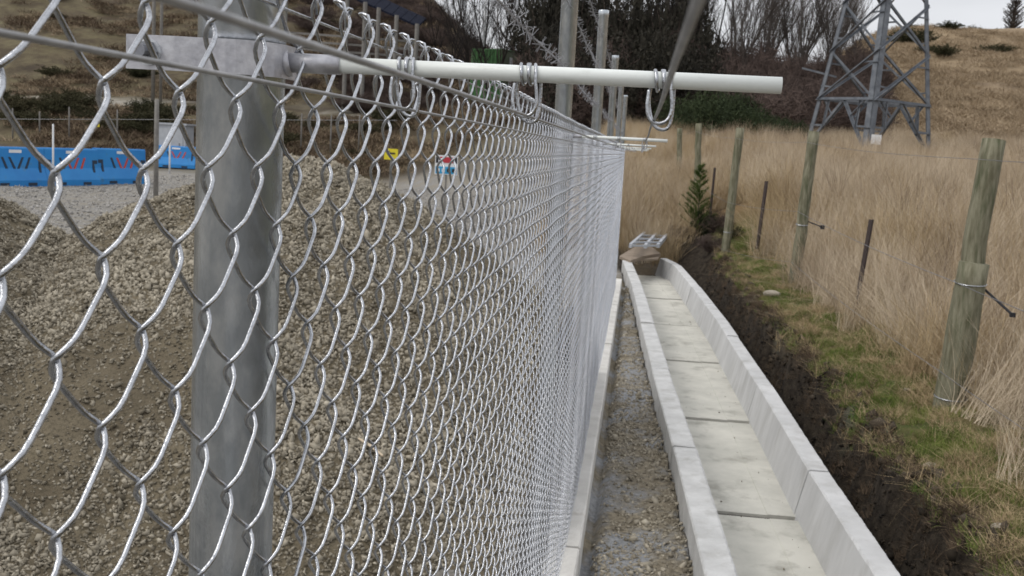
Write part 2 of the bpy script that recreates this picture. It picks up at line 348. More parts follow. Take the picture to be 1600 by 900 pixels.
def chips_mesh(name, P, S, tone):
    n = len(P); V = OCT_V[None]+rng.normal(0, .26, (n, 6, 3)); V = V*np.stack([np.ones(n)*1.15, rng.uniform(.65, 1.1, n), rng.uniform(.4, .8, n)], -1)[:, None]
    V = np.einsum('nij,nkj->nki', rand_rot(n), V)*np.asarray(S)[:, None, None]+np.asarray(P)[:, None]
    return np_mesh(name, V.reshape(-1, 3), (OCT_F[None]+6*np.arange(n)[:, None, None]).reshape(-1, 3), {'tone': np.repeat(tone, 6)})
def in_view(P, m=60):
    D = np.asarray(P)-CAM; z = D@AF; u = 800+F_PX*(D@AR)/z; v = 450-F_PX*(D@AU)/z
    return (z > 0) & (u > -m-160) & (u < 1600+m) & (v > -m) & (v < 900+m+80)
def stones_mesh(name, P, S, tone, flat=.62):
    n = len(P); V = ICO_V[None]*(1+.38*(rng.random((n, 12, 1))-.5)); V = V*np.stack([np.ones(n), rng.uniform(.6, 1, n), rng.uniform(flat-.2, flat+.15, n)], -1)[:, None]
    V = np.einsum('nij,nkj->nki', rand_rot(n), V)*np.asarray(S)[:, None, None]+np.asarray(P)[:, None]
    Fs = (ICO_F[None]+12*np.arange(n)[:, None, None]).reshape(-1, 3)
    return np_mesh(name, V.reshape(-1, 3), Fs, {'tone': np.repeat(tone, 12)})

# ------------------------------------------------------------------ gravel mounds behind the fence
def cone(x, y, cx, cy, H, sl, a=.45, ex=1.0):
    n = fbm(x*1.1+cx, y*1.1)*.35
    return H+a*sl-sl*np.sqrt(((x-cx)*ex)**2+(y-cy)**2+a*a)*(1+.12*n)+.10*fbm(x*2.2, y*2.2+3)+.03*fbm(x*8, y*8)
pk = at_y(462, 247, 6.4)
MOUNDS = [(pk[0], pk[1], pk[2], .64, .5, 'tall tan gravel mound heaped beside the thick galvanised post behind the mesh'),
          (-4.65, 5.35, 1.78, .60, .6, 'lower tan gravel mound in front of the blue barriers behind the mesh')]
def mound_h(k, x, y):
    cx, cy, H, sl, a, _ = MOUNDS[k]; return cone(x, y, cx, cy, H, sl, a)
def mounds():
    for k, (cx, cy, H, sl, a, lab) in enumerate(MOUNDS):
        R = H/sl+1.2; g = np.arange(-R, R+.01, .06); X, Y = np.meshgrid(cx+g, cy+g); Z = mound_h(k, X, Y)
        gz = height(X, Y); ok = (Z > gz-.08) & (X < -.16)
        I = np.arange(Z.size).reshape(Z.shape); q = ok[:-1, :-1] & ok[:-1, 1:] & ok[1:, 1:] & ok[1:, :-1]
        Fq = np.stack([I[:-1, :-1], I[:-1, 1:], I[1:, 1:], I[1:, :-1]], -1)[q]
        used = np.unique(Fq); rem = np.full(Z.size, -1); rem[used] = np.arange(len(used))
        V = np.stack([X, Y, Z], -1).reshape(-1, 3)[used]
        o = link('gravel_mound', np_mesh('gravel_mound', V, rem[Fq], smooth=True), M['moundbase']); tag(o, lab, 'gravel mound')
        N = 420000
        px = rng.uniform(cx-R, cx+R, N); py = rng.uniform(cy-R, cy+.9, N); pz = mound_h(k, px, py); ot = mound_h(1-k, px, py)
        ok = (pz > height(px, py)) & (px < -.2) & (pz > ot-.03) & in_view(np.stack([px, py, pz], -1)); px, py, pz = px[ok], py[ok], pz[ok]
        rough = fbm(px*1.6+4, py*1.6); s = np.clip(rng.lognormal(-4.74, .36, len(px))*(1+.35*rough), .005, .030)
        keep = rng.random(len(px)) < np.clip(.72+1.3*rough, .15, 1); keep &= np.cumsum(keep) < 78000
        px, py, pz, s, rough = px[keep], py[keep], pz[keep], s[keep], rough[keep]
        tone = np.clip(rng.normal(.40, .2, len(px))+.28*rough, 0, 1)
        st = link('stones', chips_mesh('stones', np.stack([px, py, pz+s*.15], -1), s, tone), M['stone'], o); st['kind'] = 'stuff'
        print('stones', len(px))
mounds()
# loose stones on yard and strip
def loose(name, xs, ys, N, smin, smax, mt, label, cat, tm=.45, zoff=.2, mask=None, sig=.45):
    px = rng.uniform(*xs, N); py = ys[0]+(ys[1]-ys[0])*rng.random(N)**1.6
    if mask is not None:
        k = mask(px, py); px, py = px[k], py[k]
    s = np.clip(rng.lognormal(math.log(smin*1.6), sig, len(px)), smin, smax); pz = height(px, py)+s*zoff
    o = link(name, chips_mesh(name, np.stack([px, py, pz], -1), s, np.clip(rng.normal(tm, .2, len(px)), 0, 1)), mt)
    return tag(o, label, cat, kind='stuff')
loose('strip_gravel', (.13, .66), (2.6, 15), 18000, .005, .032, M['stone'], 'loose tan gravel on the strip between kerb and drain', 'gravel', .55, .1,
      lambda x, y: (x < ix(LW_OUT, y)-.01) & (rng.random(len(x)) < np.clip(.6+1.2*fbm(x*2.5, y*1.2), .12, 1)))
loose('yard_gravel', (-19, -2.5), (9, 42), 34000, .014, .05, M['greystone'], 'grey gravel spread over the level yard before the barriers', 'gravel', .5, .2)
loose('bank_clods', (1.45, 2.3), (2.6, 18), 30000, .004, .05, M['clod'], 'dark crumbled soil clods along the dug trench bank', 'soil', .33, .15,
      lambda x, y: (x > ix(RW_IN, y)+.125) & (x < ix(CREST, y)+.12), .65)

loose('bank_sods', (1.6, 2.2), (2.8, 18), 900, .022, .085, M['clod'], 'torn brown sods along the lip of the dug bank', 'sod', .8, .1,
      lambda x, y: np.abs(x-ix(CREST, y)-.02) < .10, .4)
# ------------------------------------------------------------------ concrete kerb under the mesh
def strip_solid(mb, ys, fx0, fx1, z0, z1, jit=.0032, cap=True):
    """ribbon solid following y; fx0/fx1 give (x at bottom, x at top) for left and right faces"""
    sec = []
    for y in ys:
        j = lambda: random.uniform(-jit, jit)
        a, b = fx0(y); c, d = fx1(y); zb = z0; ch = .008
        sec.append([(a, y, zb), (a+(b-a)*.95, y, z1-ch+j()), (b+ch+j(), y, z1+j()*.6), (d-ch+j(), y, z1+j()*.6), (c+(d-c)*.95, y, z1-ch+j()), (c, y, zb)])
    n = 6; vs = [p for s in sec for p in s]; fs = []
    for i in range(len(sec)-1):
        for k in range(n): k2 = (k+1) % n; fs.append((i*n+k, i*n+k2, (i+1)*n+k2, (i+1)*n+k))
    fs.append(tuple(reversed(range(n)))); fs.append(tuple((len(sec)-1)*n+k for k in range(n))); mb.add(vs, fs)
kerb = empty('kerb', (0, 0, 0)); tag(kerb, 'pale concrete kerb running along the foot of the chain link mesh', 'kerb')
y0 = -1.0
while y0 < 15:
    y1 = y0+2.72; mb = MB(); sg = random.uniform(-.004, .004)
    strip_solid(mb, np.arange(y0, y1-.006, .05), lambda y: (-.09, -.085), lambda y: (.082+sg, .075+sg), -.15, .135+random.uniform(-.004, .004), .0022)
    obj('kerb_block', mb, M['kerb'], kerb); y0 = y1

# ------------------------------------------------------------------ drain channel
drain = empty('drain_channel', (0, 0, -.3)); tag(drain, 'open concrete drainage channel of jointed wall panels and floor slabs', 'drain')
def at0(o): o.location = (0, 0, .3)
FLZ = -.2
for nm, A0, wd, js, z1, side in (('wall_panel', LW_OUT, .145, [2.0, 3.75, 6.19, 8.62, 11.05, 13.5, 15.95, 17.6], .18, 0), ('wall_panel', RW_IN, .125, [2.0, 3.72, 6.2, 8.68, 11.1, 13.55, 15.3, 17.05, 18.4, 19.3], .10, 1)):
    for i in range(len(js)-1):
        mb = MB(); a, b = js[i]+(.016 if side == 0 else .010), js[i+1]-(.016 if side == 0 else .010); ys = np.linspace(a, b, max(3, int((b-a)/.028)))
        off = random.uniform(-.004, .004); zz = z1+random.uniform(-.006, .006)
        if side == 0: strip_solid(mb, ys, lambda y: (ix(A0, y)-.01+off, ix(A0, y)+off), lambda y: (ix(A0, y)+wd+.07+off, ix(A0, y)+wd+off), FLZ-.02, zz)
        else: strip_solid(mb, ys, lambda y: (ix(A0, y)-.07+off, ix(A0, y)+off), lambda y: (ix(A0, y)+wd+.01+off, ix(A0, y)+wd+off), FLZ-.02, zz)
        o = obj(nm, mb, M['conc_top' if side == 0 else 'conc_wall'], drain); at0(o)
js = [2.0, 3.72, 6.12, 8.48, 10.98, 13.4, 15.9, 18.9]
for i in range(len(js)-1):
    a, b = js[i]+.038, js[i+1]-.038; V = []; zz = FLZ+random.uniform(-.006, .006)
    ys = np.linspace(a, b, 16); mb = MB(); sl = []
    for y in ys:
        l_, r_ = ix(LW_OUT, y)+.16, ix(RW_IN, y)-.045; sl.append([(l_, y, FLZ-.1), (l_, y, zz), (l_+(r_-l_)*.70, y, zz+.001), (l_+(r_-l_)*.705, y, zz+.005), (r_, y, zz+.007), (r_, y, FLZ-.1)])
    n = 6; mb.add([p for s in sl for p in s], [(k*n+j, k*n+(j+1) % n, (k+1)*n+(j+1) % n, (k+1)*n+j) for k in range(len(sl)-1) for j in range(n)]+[tuple(reversed(range(n))), tuple((len(sl)-1)*n+j for j in range(n))])
    o = obj('floor_slab', mb, M['conc_floor'], drain); at0(o)
mb = MB(); strip_solid(mb, np.linspace(2.0, 18.8, 60), lambda y: (ix(LW_OUT, y)+.15,)*2, lambda y: (ix(RW_IN, y)-.04,)*2, -.40, FLZ-.018, 0)
o = obj('bedding', mb, mat('joint grit', (.03, .027, .024), (.06, .054, .046), 20, .95), drain); at0(o)

px = rng.uniform(.6, 1.45, 300); py = 3+14*rng.random(300)**1.5; k = (px > ix(LW_OUT, py)+.2) & (px < ix(RW_IN, py)-.08) & ((px > ix(RW_IN, py)-.2) | (rng.random(300) < .25)); px, py = px[k], py[k]; s_ = rng.lognormal(-5.5, .5, len(px))
tag(link('channel_grit', chips_mesh('channel_grit', np.stack([px, py, px*0+FLZ+.012], -1), s_, rng.uniform(0, .6, len(px))), M['stone']), 'dark grit and crumbs scattered on the drain floor', 'grit', kind='stuff')
# ------------------------------------------------------------------ chain link fence
HW, HH = .0354, .0367
ROW0, ROW1 = -51, 2
WR = .00132; DEP = .0057
fence = empty('chain_link_fence', (0, 7, .13)); tag(fence, 'tall galvanised chain link fence on steel posts beside the drain', 'fence')
inv = Matrix.Translation((0, -7, -.13))
def picket_path(ph, sub):
    """one flattened spiral wire; ph 0: left end at even rows, ph 1: left end at odd rows"""
    pts = []; dl = WR*1.05
    for r in range(ROW0, ROW1):
        up = ((r-ph) % 2 == 0)                       # leaving a left end: front strand rising to the right
        for t in sub:
            e = .5-.5*math.cos(math.pi*t); y = .78*t+.22*e
            yy = -dl+(HW+2*dl)*(y if up else 1-y)
            q = min(1, t/.29, (1-t)/.29); sx = math.sin(q*math.pi/2)
            pts.append(((1 if up else -1)*DEP*sx, yy, 2.0+(r+t)*HH))
    r = ROW1; zt = 2.0+r*HH; endright = (r-ph) % 2 == 1
    if endright:
        y = HW+dl; pts += [(.0015, y, zt), (-.0045, y+.0003, zt+.004), (-.0065, y-.003, zt+.0062), (-.006, y-.010, zt+.0065), (-.002, y-.0165, zt+.0063), (.003, y-.0185, zt+.0045), (.0048, y-.0185, zt-.002), (.0052, y-.0175, zt-.0125)]
    else:
        y = -dl; pts += [(-.0005, y, zt), (.0028, y-.0005, zt+.0028), (.0042, y+.003, zt+.0025), (.002, y+.0058, zt-.0005), (-.003, y+.0055, zt-.004)]
    return pts
def picket_mesh(ph, sub, n):
    mb = MB(); mb.tube(picket_path(ph, sub), WR, n); me = mb.mesh('picket_wire'); me.polygons.foreach_set('use_smooth', [True]*len(me.polygons)); me.materials.append(M['wire']); return me
TS = ((0, .05, .11, .19, .3, .5, .7, .81, .89, .95), (0, .1, .25, .5, .75, .9), (0, .1, .3, .7, .9))
HI = [picket_mesh(p, TS[0], 10) for p in (0, 1)]; LOW = [picket_mesh(p, TS[1], 6) for p in (0, 1)]
C0 = -8; NP = 411
for i in range(300):
    c = C0+i; me = (HI if i < 60 else LOW)[c % 2]
    o = bpy.data.objects.new('picket_wire', me); COL.objects.link(o); o.parent = fence
    sw = .004*math.sin(c*.05)+.0015*math.sin(c*.31)
    o.location = (sw, c*HW-7, -.13)
base = [picket_mesh(p, TS[2], 5) for p in (0, 1)]; VV = []; FF = []; off = 0
for b_ in base:
    v = np.zeros(len(b_.vertices)*3); b_.vertices.foreach_get('co', v)
    b_['v'] = 0
bv = [np.array([v.co[:] for v in b_.vertices]) for b_ in base]; bf = [np.array([p.vertices[:] for p in b_.polygons if len(p.vertices) == 4]) for b_ in base]
for i in range(300, NP):
    c = C0+i; V = bv[c % 2]+np.array((.004*math.sin(c*.05), c*HW-7, -.13)); VV.append(V); FF.append(bf[c % 2]+off); off += len(V)
o = link('far_pickets', np_mesh('far_pickets', np.concatenate(VV), np.concatenate(FF), smooth=True), M['wire'], fence); o['kind'] = 'stuff'
for z, x in ((2.06, -.007), (1.05, -.007), (.2, -.007)):
    mb = MB(); mb.tube([(x+.0015*math.sin(y*2), y-7, z-.13+.002*math.sin(y*1.7)) for y in np.arange(-.5, 14.3, .25)], .0011, 6); obj('tension_wire', mb, M['wire'], fence, True)
POST_Y = [-2.45, .317, 3.11, 5.66, 8.39, 11.27, 14.25]
mb = MB(); mb.lathe([(.0276, 0), (.0276, 2.72), (.0290, 2.722), (.0290, 2.752), (.0275, 2.756), (.008, 2.757)], n=40)
pm = mb.mesh('post'); pm.materials.append(M['post']); pm.polygons.foreach_set('use_smooth', [True]*len(pm.polygons))
for y in POST_Y:
    o = link('post', pm, None, fence, (-.0350, y-7, -.13))
# offset rod brackets with clips
def bracket(y, label):
    t = empty('rod_bracket', (-.0350, y, 2.028)); tag(t, label, 'fence bracket', 'white rod brackets along the fence posts')
    r = .0280; th = .0025; pr = []
    path = [(-.062, -.0265), (-.030, -.0285)]
    # strap wraps the camera side of the post, ears on the far left
    pts = [(-.062, -.030), (-.0305, -.0305)]+[(r*1.04*math.sin(a), -r*1.04*math.cos(a)) for a in np.linspace(-.35, 1.45, 10)]+[(r*1.06, .012), (r*1.06, .02)]
    mb = MB(); hz = .0105; vs = []; fs = []
    for x, yy in pts:
        vs += [(x, yy, -hz), (x, yy, hz), (x, yy-th if x < .01 else yy, hz), (x, yy-th if x < .01 else yy, -hz)]
    vs = []
    for i, (x, yy) in enumerate(pts):
        a = np.array(pts[max(i-1, 0)]); b = np.array(pts[min(i+1, len(pts)-1)]); d = b-a; d /= np.linalg.norm(d); nrm = np.array((d[1], -d[0]))*th
        vs += [(x, yy, -hz), (x, yy, hz), (x+nrm[0], yy+nrm[1], hz), (x+nrm[0], yy+nrm[1], -hz)]
    n = 4
    for i in range(len(pts)-1):
        for k in range(n): fs.append((i*n+k, i*n+(k+1) % n, (i+1)*n+(k+1) % n, (i+1)*n+k))
    fs += [(3, 2, 1, 0), tuple((len(pts)-1)*n+k for k in range(4))]
    mb.add(vs, fs); obj('clamp_plate', mb, M['clamp'], t)
    mb = MB(); mb.box((-.047, -.024, 0), (.030, .0025, .019)); obj('back_plate', mb, M['clamp'], t)
    mb = MB()
    hexp = [(math.cos(a)*.0068, math.sin(a)*.0068) for a in np.arange(6)*math.pi/3]
    mb.prism([(x-.047, z) for x, z in hexp], -.0400, -.0325); mb.tube([(-.047, -.0465, 0), (-.047, -.012, 0)], .0040, 12); b_ = obj('bolt', mb, M['bolt'], t)
    mb = MB(); mb.tube([(-.047, -.0340, 0), (-.047, -.0326, 0)], .0082, 20); obj('washer', mb, M['galv'], b_)
    mb = MB(); mb.tube([(r*.98, -.001, -.001), (r*1.0+.004, 0, 0)], .0088, 20); mb.tube([(r+.003, 0, 0), (.0655, 0, 0)], [.0062, .0062], 20); obj('socket', mb, M['clamp'], t, True)
    mb = MB(); mb.tube([(.0635, 0, 0), (.3405, 0, .0008)], [.0051, .0051], 24); rd = obj('rod', mb, M['rod'], t, False)
    for p in rd.data.polygons: p.use_smooth = len(p.vertices) == 4
    for cx in (.1075, .1850, .2680):
        mb = MB(); R_ = .0062; wr = .0011; pts = []
        # coil over the rod and a long hanging loop on each face
        for side in (-1, 1):
            pass
        pts = [(cx-.007, -R_*.9, -.006), (cx-.0075, -R_-.001, -.0165), (cx-.0055, -R_-.001, -.0235), (cx, -R_-.001, -.0262), (cx+.0055, -R_-.001, -.0235), (cx+.0075, -R_-.001, -.0165), (cx+.006, -R_-.0005, -.004)]
        def smooth(P, k=5):
            P = [np.array(p) for p in P]; o_ = []
            for i in range(len(P)-1):
                p0, p1, p2, p3 = P[max(i-1, 0)], P[i], P[i+1], P[min(i+2, len(P)-1)]
                for s in range(k):
                    u = s/k; o_.append(.5*((2*p1)+(-p0+p2)*u+(2*p0-5*p1+4*p2-p3)*u*u+(-p0+3*p1-3*p2+p3)*u**3))
            return o_+[P[-1]]
        coil = [(cx+.006-.0045*(a/(2*math.pi)), -R_*math.cos(a), R_*math.sin(a)) for a in np.linspace(0, 2*math.pi*2.6, 56)]
        back = [(cx-.006, R_, -.003), (cx-.0065, R_+.001, -.014), (cx-.003, R_+.001, -.026), (cx+.003, R_, -.0295), (cx+.0075, R_, -.026), (cx+.0085, R_, -.012), (cx+.008, R_*.9, 0)]
        mb.tube(smooth(pts)+coil, wr, 8); mb.tube(smooth(back), wr, 8); mb.tube([(cx+.0015, R_*math.cos(a), R_*math.sin(a)) for a in np.linspace(-.2, 3.4, 14)], wr, 8)
        obj('wire_clip', mb, M['wire'], t, True)
    return t
ordn = ['corner post', 'second post', 'third post', 'fourth post', 'fifth post', 'sixth post']
for k, y in enumerate(reversed(POST_Y[1:])):
    bracket(y, 'long white rod in a bolted clamp on the thick post beside the gravel mound' if y < 1 else 'white fibreglass rod bracket on the %s counted from the far fence corner' % ordn[k])
# electric wires threading the clips
for x, z, lab in ((.0755, 2.0025, 'thin grey electric wire through the clips beside the mesh'), (.1515, 2.0025, 'grey electric wire through the middle clips of the white rods'), (.2305, 2.0045, 'grey electric wire through the outermost clips of the white rods')):
    mb = MB(); ys = np.arange(-2.5, 14.4, .1); tw = MB()
    mb.tube([(x+.0004*math.sin(y*9), y, z-.0012*math.sin((y-.302)/2.75*math.pi)**2) for y in ys], .00095, 8)
    o = obj('electric_wire', mb, M['wire_dull'], None, True); tag(o, lab, 'wire', 'electric wires along the rods')
# barbed strands above the mesh
for z, x, lab, nb in ((2.235, -.03, 'lowest barbed wire strand between the fence posts above the mesh', 3), (2.43, -.03, 'middle barbed wire strand between the fence posts above the mesh', 2), (2.61, -.03, 'topmost barbed wire strand between the fence posts above the mesh', 2)):
    mb = MB(); ys = np.arange(-2.4, 14.3, .02)
    zf = lambda y: z-.012*math.sin((y-.302)/2.75*math.pi)**2
    for ph in (0, math.pi): mb.tube([(x+.0018*math.cos(y*90+ph), y, zf(y)+.0018*math.sin(y*90+ph)) for y in ys], .0013, 4)
    for y in np.arange(.8, 14.2, .10):
        for q in range(nb):
            a = random.random()*6.28; d = Vector((math.cos(a), random.uniform(-.6, .6), math.sin(a)))*.021; p = Vector((x, y+random.uniform(-.006, .006), zf(y))); mb.tube([p-d, p+d], .0010, 3)
    o = obj('barbed_wire', mb, M['barb'], None); tag(o, lab, 'barbed wire', 'barbed strands above the mesh')

# ------------------------------------------------------------------ scatter by geometry nodes (uncountable growth only)
def proto_col(name, meshes):
    c = bpy.data.collections.new(name)
    for i, me in enumerate(meshes): c.objects.link(bpy.data.objects.new('%s_%02d' % (name, i), me))
    return c
def scatter(name, col, P, rot, sc, idx, label, cat, parent=None):
    me = bpy.data.meshes.new(name); n = len(P); me.vertices.add(n); me.vertices.foreach_set('co', np.asarray(P, np.float32).ravel())
    a = me.attributes.new('rot', 'FLOAT_VECTOR', 'POINT'); a.data.foreach_set('vector', np.asarray(rot, np.float32).ravel())
    a = me.attributes.new('sc', 'FLOAT_VECTOR', 'POINT'); a.data.foreach_set('vector', np.asarray(sc, np.float32).ravel())
    a = me.attributes.new('pi', 'INT', 'POINT'); a.data.foreach_set('value', np.asarray(idx, np.int32))
    o = link(name, me, None, parent)
    g = bpy.data.node_groups.new(name, 'GeometryNodeTree')
    g.interface.new_socket('Geometry', in_out='INPUT', socket_type='NodeSocketGeometry'); g.interface.new_socket('Geometry', in_out='OUTPUT', socket_type='NodeSocketGeometry')
    N = g.nodes; gi = N.new('NodeGroupInput'); go = N.new('NodeGroupOutput'); ip = N.new('GeometryNodeInstanceOnPoints'); ci = N.new('GeometryNodeCollectionInfo')
    ci.inputs['Collection'].default_value = col; ci.inputs['Separate Children'].default_value = True; ci.inputs['Reset Children'].default_value = True
    def na(k, t):
        x = N.new('GeometryNodeInputNamedAttribute'); x.data_type = t; x.inputs['Name'].default_value = k; return x.outputs['Attribute']
    L = g.links; L.new(gi.outputs[0], ip.inputs['Points']); L.new(ci.outputs[0], ip.inputs['Instance']); ip.inputs['Pick Instance'].default_value = True
    L.new(na('pi', 'INT'), ip.inputs['Instance Index']); L.new(na('rot', 'FLOAT_VECTOR'), ip.inputs['Rotation']); L.new(na('sc', 'FLOAT_VECTOR'), ip.inputs['Scale'])
    L.new(ip.outputs[0], go.inputs[0])
    m = o.modifiers.new('scatter', 'NODES'); m.node_group = g
    return tag(o, label if not parent else None, cat if not parent else None, kind='stuff')
def blades(n, R, h0, h1, wd, lean, mt, seg=3, droop=.35, head=0):
    V = []; Fs = []
    for _ in range(n):
        r = R*math.sqrt(random.random()); a = random.random()*6.283; x, y = r*math.cos(a), r*math.sin(a); h = random.uniform(h0, h1)
        ln = random.gauss(0, lean); la = random.random()*6.283; fa = random.random()*6.283; dx, dy = math.cos(la), math.sin(la); wx, wy = math.cos(fa)*wd, math.sin(fa)*wd
        o = len(V)
        for k in range(seg+1):
            t = k/seg; b = ln*h*(t+droop*t*t*2); z = h*(t-.25*abs(ln)*t*t); ww = (1-t*.75) if not head else (.55 if t < .7 else 1.5*(1.05-t)*3)
            V += [(x+dx*b-wx*ww, y+dy*b-wy*ww, z-.02), (x+dx*b+wx*ww, y+dy*b+wy*ww, z-.02)]
        for k in range(seg): Fs.append((o+2*k, o+2*k+1, o+2*k+3, o+2*k+2))
    me = np_mesh('blades', V, Fs); me.materials.append(mt); return me

# tall dry grass field
tall = proto_col('tall_grass_clump', [blades(110, .26, .4, 1.05, .0024, .26, M['straw'], 4) for _ in range(4)]+[blades(90, .24, .35, .9, .0026, .34, M['straw2'], 4) for _ in range(2)]+[blades(26, .12, .6, 1.1, .004, .2, M['deadroot'], 4), blades(80, .26, .25, .7, .0028, .75, M['straw'], 4)])
def field_points():
    P = []
    for (x0, x1, y0, y1, N) in ((2.2, 9, 5, 15, 1500), (1.5, 16, 14, 26, 2600), (-1.6, 26, 24, 46, 5200), (-1.6, 2.0, 19.6, 27, 900)):
        x = rng.uniform(x0, x1, N); y = rng.uniform(y0, y1, N); P.append(np.stack([x, y], -1))
    P = np.concatenate(P); x, y = P.T; cr = ix(CREST, y)
    nn = fbm(x*.9, y*.9)
    k = np.where(y < 22, x > cr+.62+.25*nn+.12*(y > 12), x > -.6-.03*(y-20)+.4*nn)
    k |= (y > 19.7+.3*nn) & (x < 1.35+.2*nn) & (x > -1.4)
    k &= ~((x > .95) & (x < 1.75) & (y > 16) & (y < 20.4))
    return x[k], y[k]
x, y = field_points(); n = len(x); z = height(x, y); pat = fbm(x*.5, y*.5)
s = rng.uniform(.5, 1.22, n)*(1+.35*pat)*np.interp(y, [5, 9, 20, 46], [.6, .74, .86, .65])
scatter('tall_grass', tall, np.stack([x, y, z], -1), np.stack([rng.normal(.05, .16, n), rng.normal(.08, .16, n), rng.uniform(0, 6.28, n)], -1), np.stack([s*1.15, s*1.15, s], -1),
        np.where(rng.random(n) < .22+.3*(pat > .25)+.3*((x < 3) & (y > 18)), rng.integers(4, 6, n), np.where(rng.random(n) < .22, np.where(rng.random(n) < .25, 6, 7), rng.integers(0, 4, n))), 'tall dry brown grass filling the field behind the timber posts', 'grass')
# short turf on the bank
short = proto_col('turf_tuft', [blades(90, .085, .012, .055, .0016, .5, M['turf'], 2) for _ in range(4)]+[blades(60, .08, .02, .10, .0016, .7, M['straw2'], 3) for _ in range(2)])
N = 15000; y = 3+17*rng.random(N)**1.3; cr = ix(CREST, y); x = cr+rng.uniform(-.06, 1.5, N); nn = fbm(x*2.4, y*2.4)
k = (nn > -.28) & (x > cr+.05*nn) & (rng.random(N) < 1-.6*sm(.7, 1.5, x-cr)); x, y, nn = x[k], y[k], nn[k]; n = len(x); s = rng.uniform(.6, 1.35, n)
scatter('turf', short, np.stack([x, y, height(x, y)], -1), np.stack([rng.normal(0, .15, n), rng.normal(0, .15, n), rng.uniform(0, 6.28, n)], -1), np.stack([s, s, s], -1),
        np.where(rng.random(n) < .12+.30*(nn < -.05)+.25*(rng.random(n) < sm(.6, 1.2, x-ix(CREST, y))), rng.integers(4, 6, n), rng.integers(0, 4, n)), 'short green and yellow turf along the top of the bank', 'grass')
# dead roots hanging from the cut edge
root = proto_col('root_tuft', [blades(44, .07, .03, .085, .0016, .3, M['deadroot'], 3, .3) for _ in range(4)])
N = 1300; y = 3+16*rng.random(N)**1.2; cr = ix(CREST, y); x = cr+rng.normal(.0, .07, N); n = N; s = rng.uniform(.5, 1.3, n)
scatter('root_fringe', root, np.stack([x, y, height(x, y)], -1), np.stack([rng.normal(0, .3, n), rng.normal(-.7, .4, n), rng.normal(0, .4, n)], -1), np.stack([s, s, s], -1), rng.integers(0, 4, n),
        'brown dead roots fringing the cut edge of the bank', 'roots')
# brown tussock cover on the slope behind the yard and the right hill
tus = proto_col('hill_tussock', [blades(60, .5, .12, .42, .012, .6, M['hillstraw'], 2) for _ in range(3)]+[blades(70, .6, .15, .55, .016, .7, M['deadroot'], 2) for _ in range(3)])
N = 15000; y = rng.uniform(40, 118, N); az = np.where(rng.random(N) < .5, rng.uniform(-.62, -.12, N), rng.uniform(.10, .42, N)); x = az*y; nn = fbm(x*.25, y*.25)
k = np.where(az < 0, (nn > -.15) & (np.abs(y-62-.06*x) > 2.5) & (y > 46.5), (nn > -.35+.4*(rng.random(N)-.5)) & (y > 44)); x, y, az, nn = x[k], y[k], az[k], nn[k]; n = len(x); s = rng.uniform(.5, 1.3, n)
scatter('hill_grass', tus, np.stack([x, y, height(x, y)], -1), np.stack([np.zeros(n), np.zeros(n), rng.uniform(0, 6.28, n)], -1), np.stack([s*1.3, s*1.3, s*.8], -1),
        np.where(rng.random(n) < np.where(az < 0, .55, .0), rng.integers(3, 6, n), rng.integers(0, 3, n)), 'rough brown tussock cover on the hillsides', 'grass')

# ------------------------------------------------------------------ woody plants
def twiggy(n, R, H, wd, mt, leaf=0, up=.6, sub=5):
    """a bush: stems fanning from the base with side twigs (ribbons crossed), optional leaf faces"""
    V = []; Fs = []
    def rib(a, b, w0, w1):
        d = b-a; s_ = d.cross(Vector((random.uniform(-1, 1), random.uniform(-1, 1), random.uniform(-.4, .4)))); s_.normalize(); o = len(V)
        for q, w_ in ((a, w0), (b, w1)): V.extend([tuple(q-s_*w_), tuple(q+s_*w_)])
        Fs.append((o, o+1, o+3, o+2))
    for _ in range(n):
        a = random.random()*6.283; e = random.random()**.6; top = Vector((math.cos(a)*R*e, math.sin(a)*R*e, H*math.sqrt(max(0, 1-.75*e*e))*random.uniform(.65, 1.05)))
        p = Vector((math.cos(a)*R*.15*e, math.sin(a)*R*.15*e, 0)); st = 4; prev = p
        for k in range(1, st+1):
            t = k/st; q = p.lerp(top, t)+Vector((random.gauss(0, .05), random.gauss(0, .05), random.gauss(0, .04)+H*.10*math.sin(t*3.14)))*R*.8
            rib(prev, q, wd*(1.3-t), wd*(1.3-t)*.8)
            for _k in range(sub):
                b = prev.lerp(q, random.random()); dv = Vector((random.gauss(0, .7), random.gauss(0, .7), up+random.gauss(0, .5))); dv.normalize(); L = R*random.uniform(.10, .28)
                rib(b, b+dv*L, wd*.45, wd*.2)
                for _l in range(leaf):
                    c = b+dv*L*random.random(); l_ = Vector((random.gauss(0, 1), random.gauss(0, 1), random.gauss(0, 1))).normalized()*R*random.uniform(.03, .07); rib(c, c+l_, R*.016, R*.009)
            prev = q
    me = np_mesh('twigs', V, Fs); me.materials.append(mt); return me

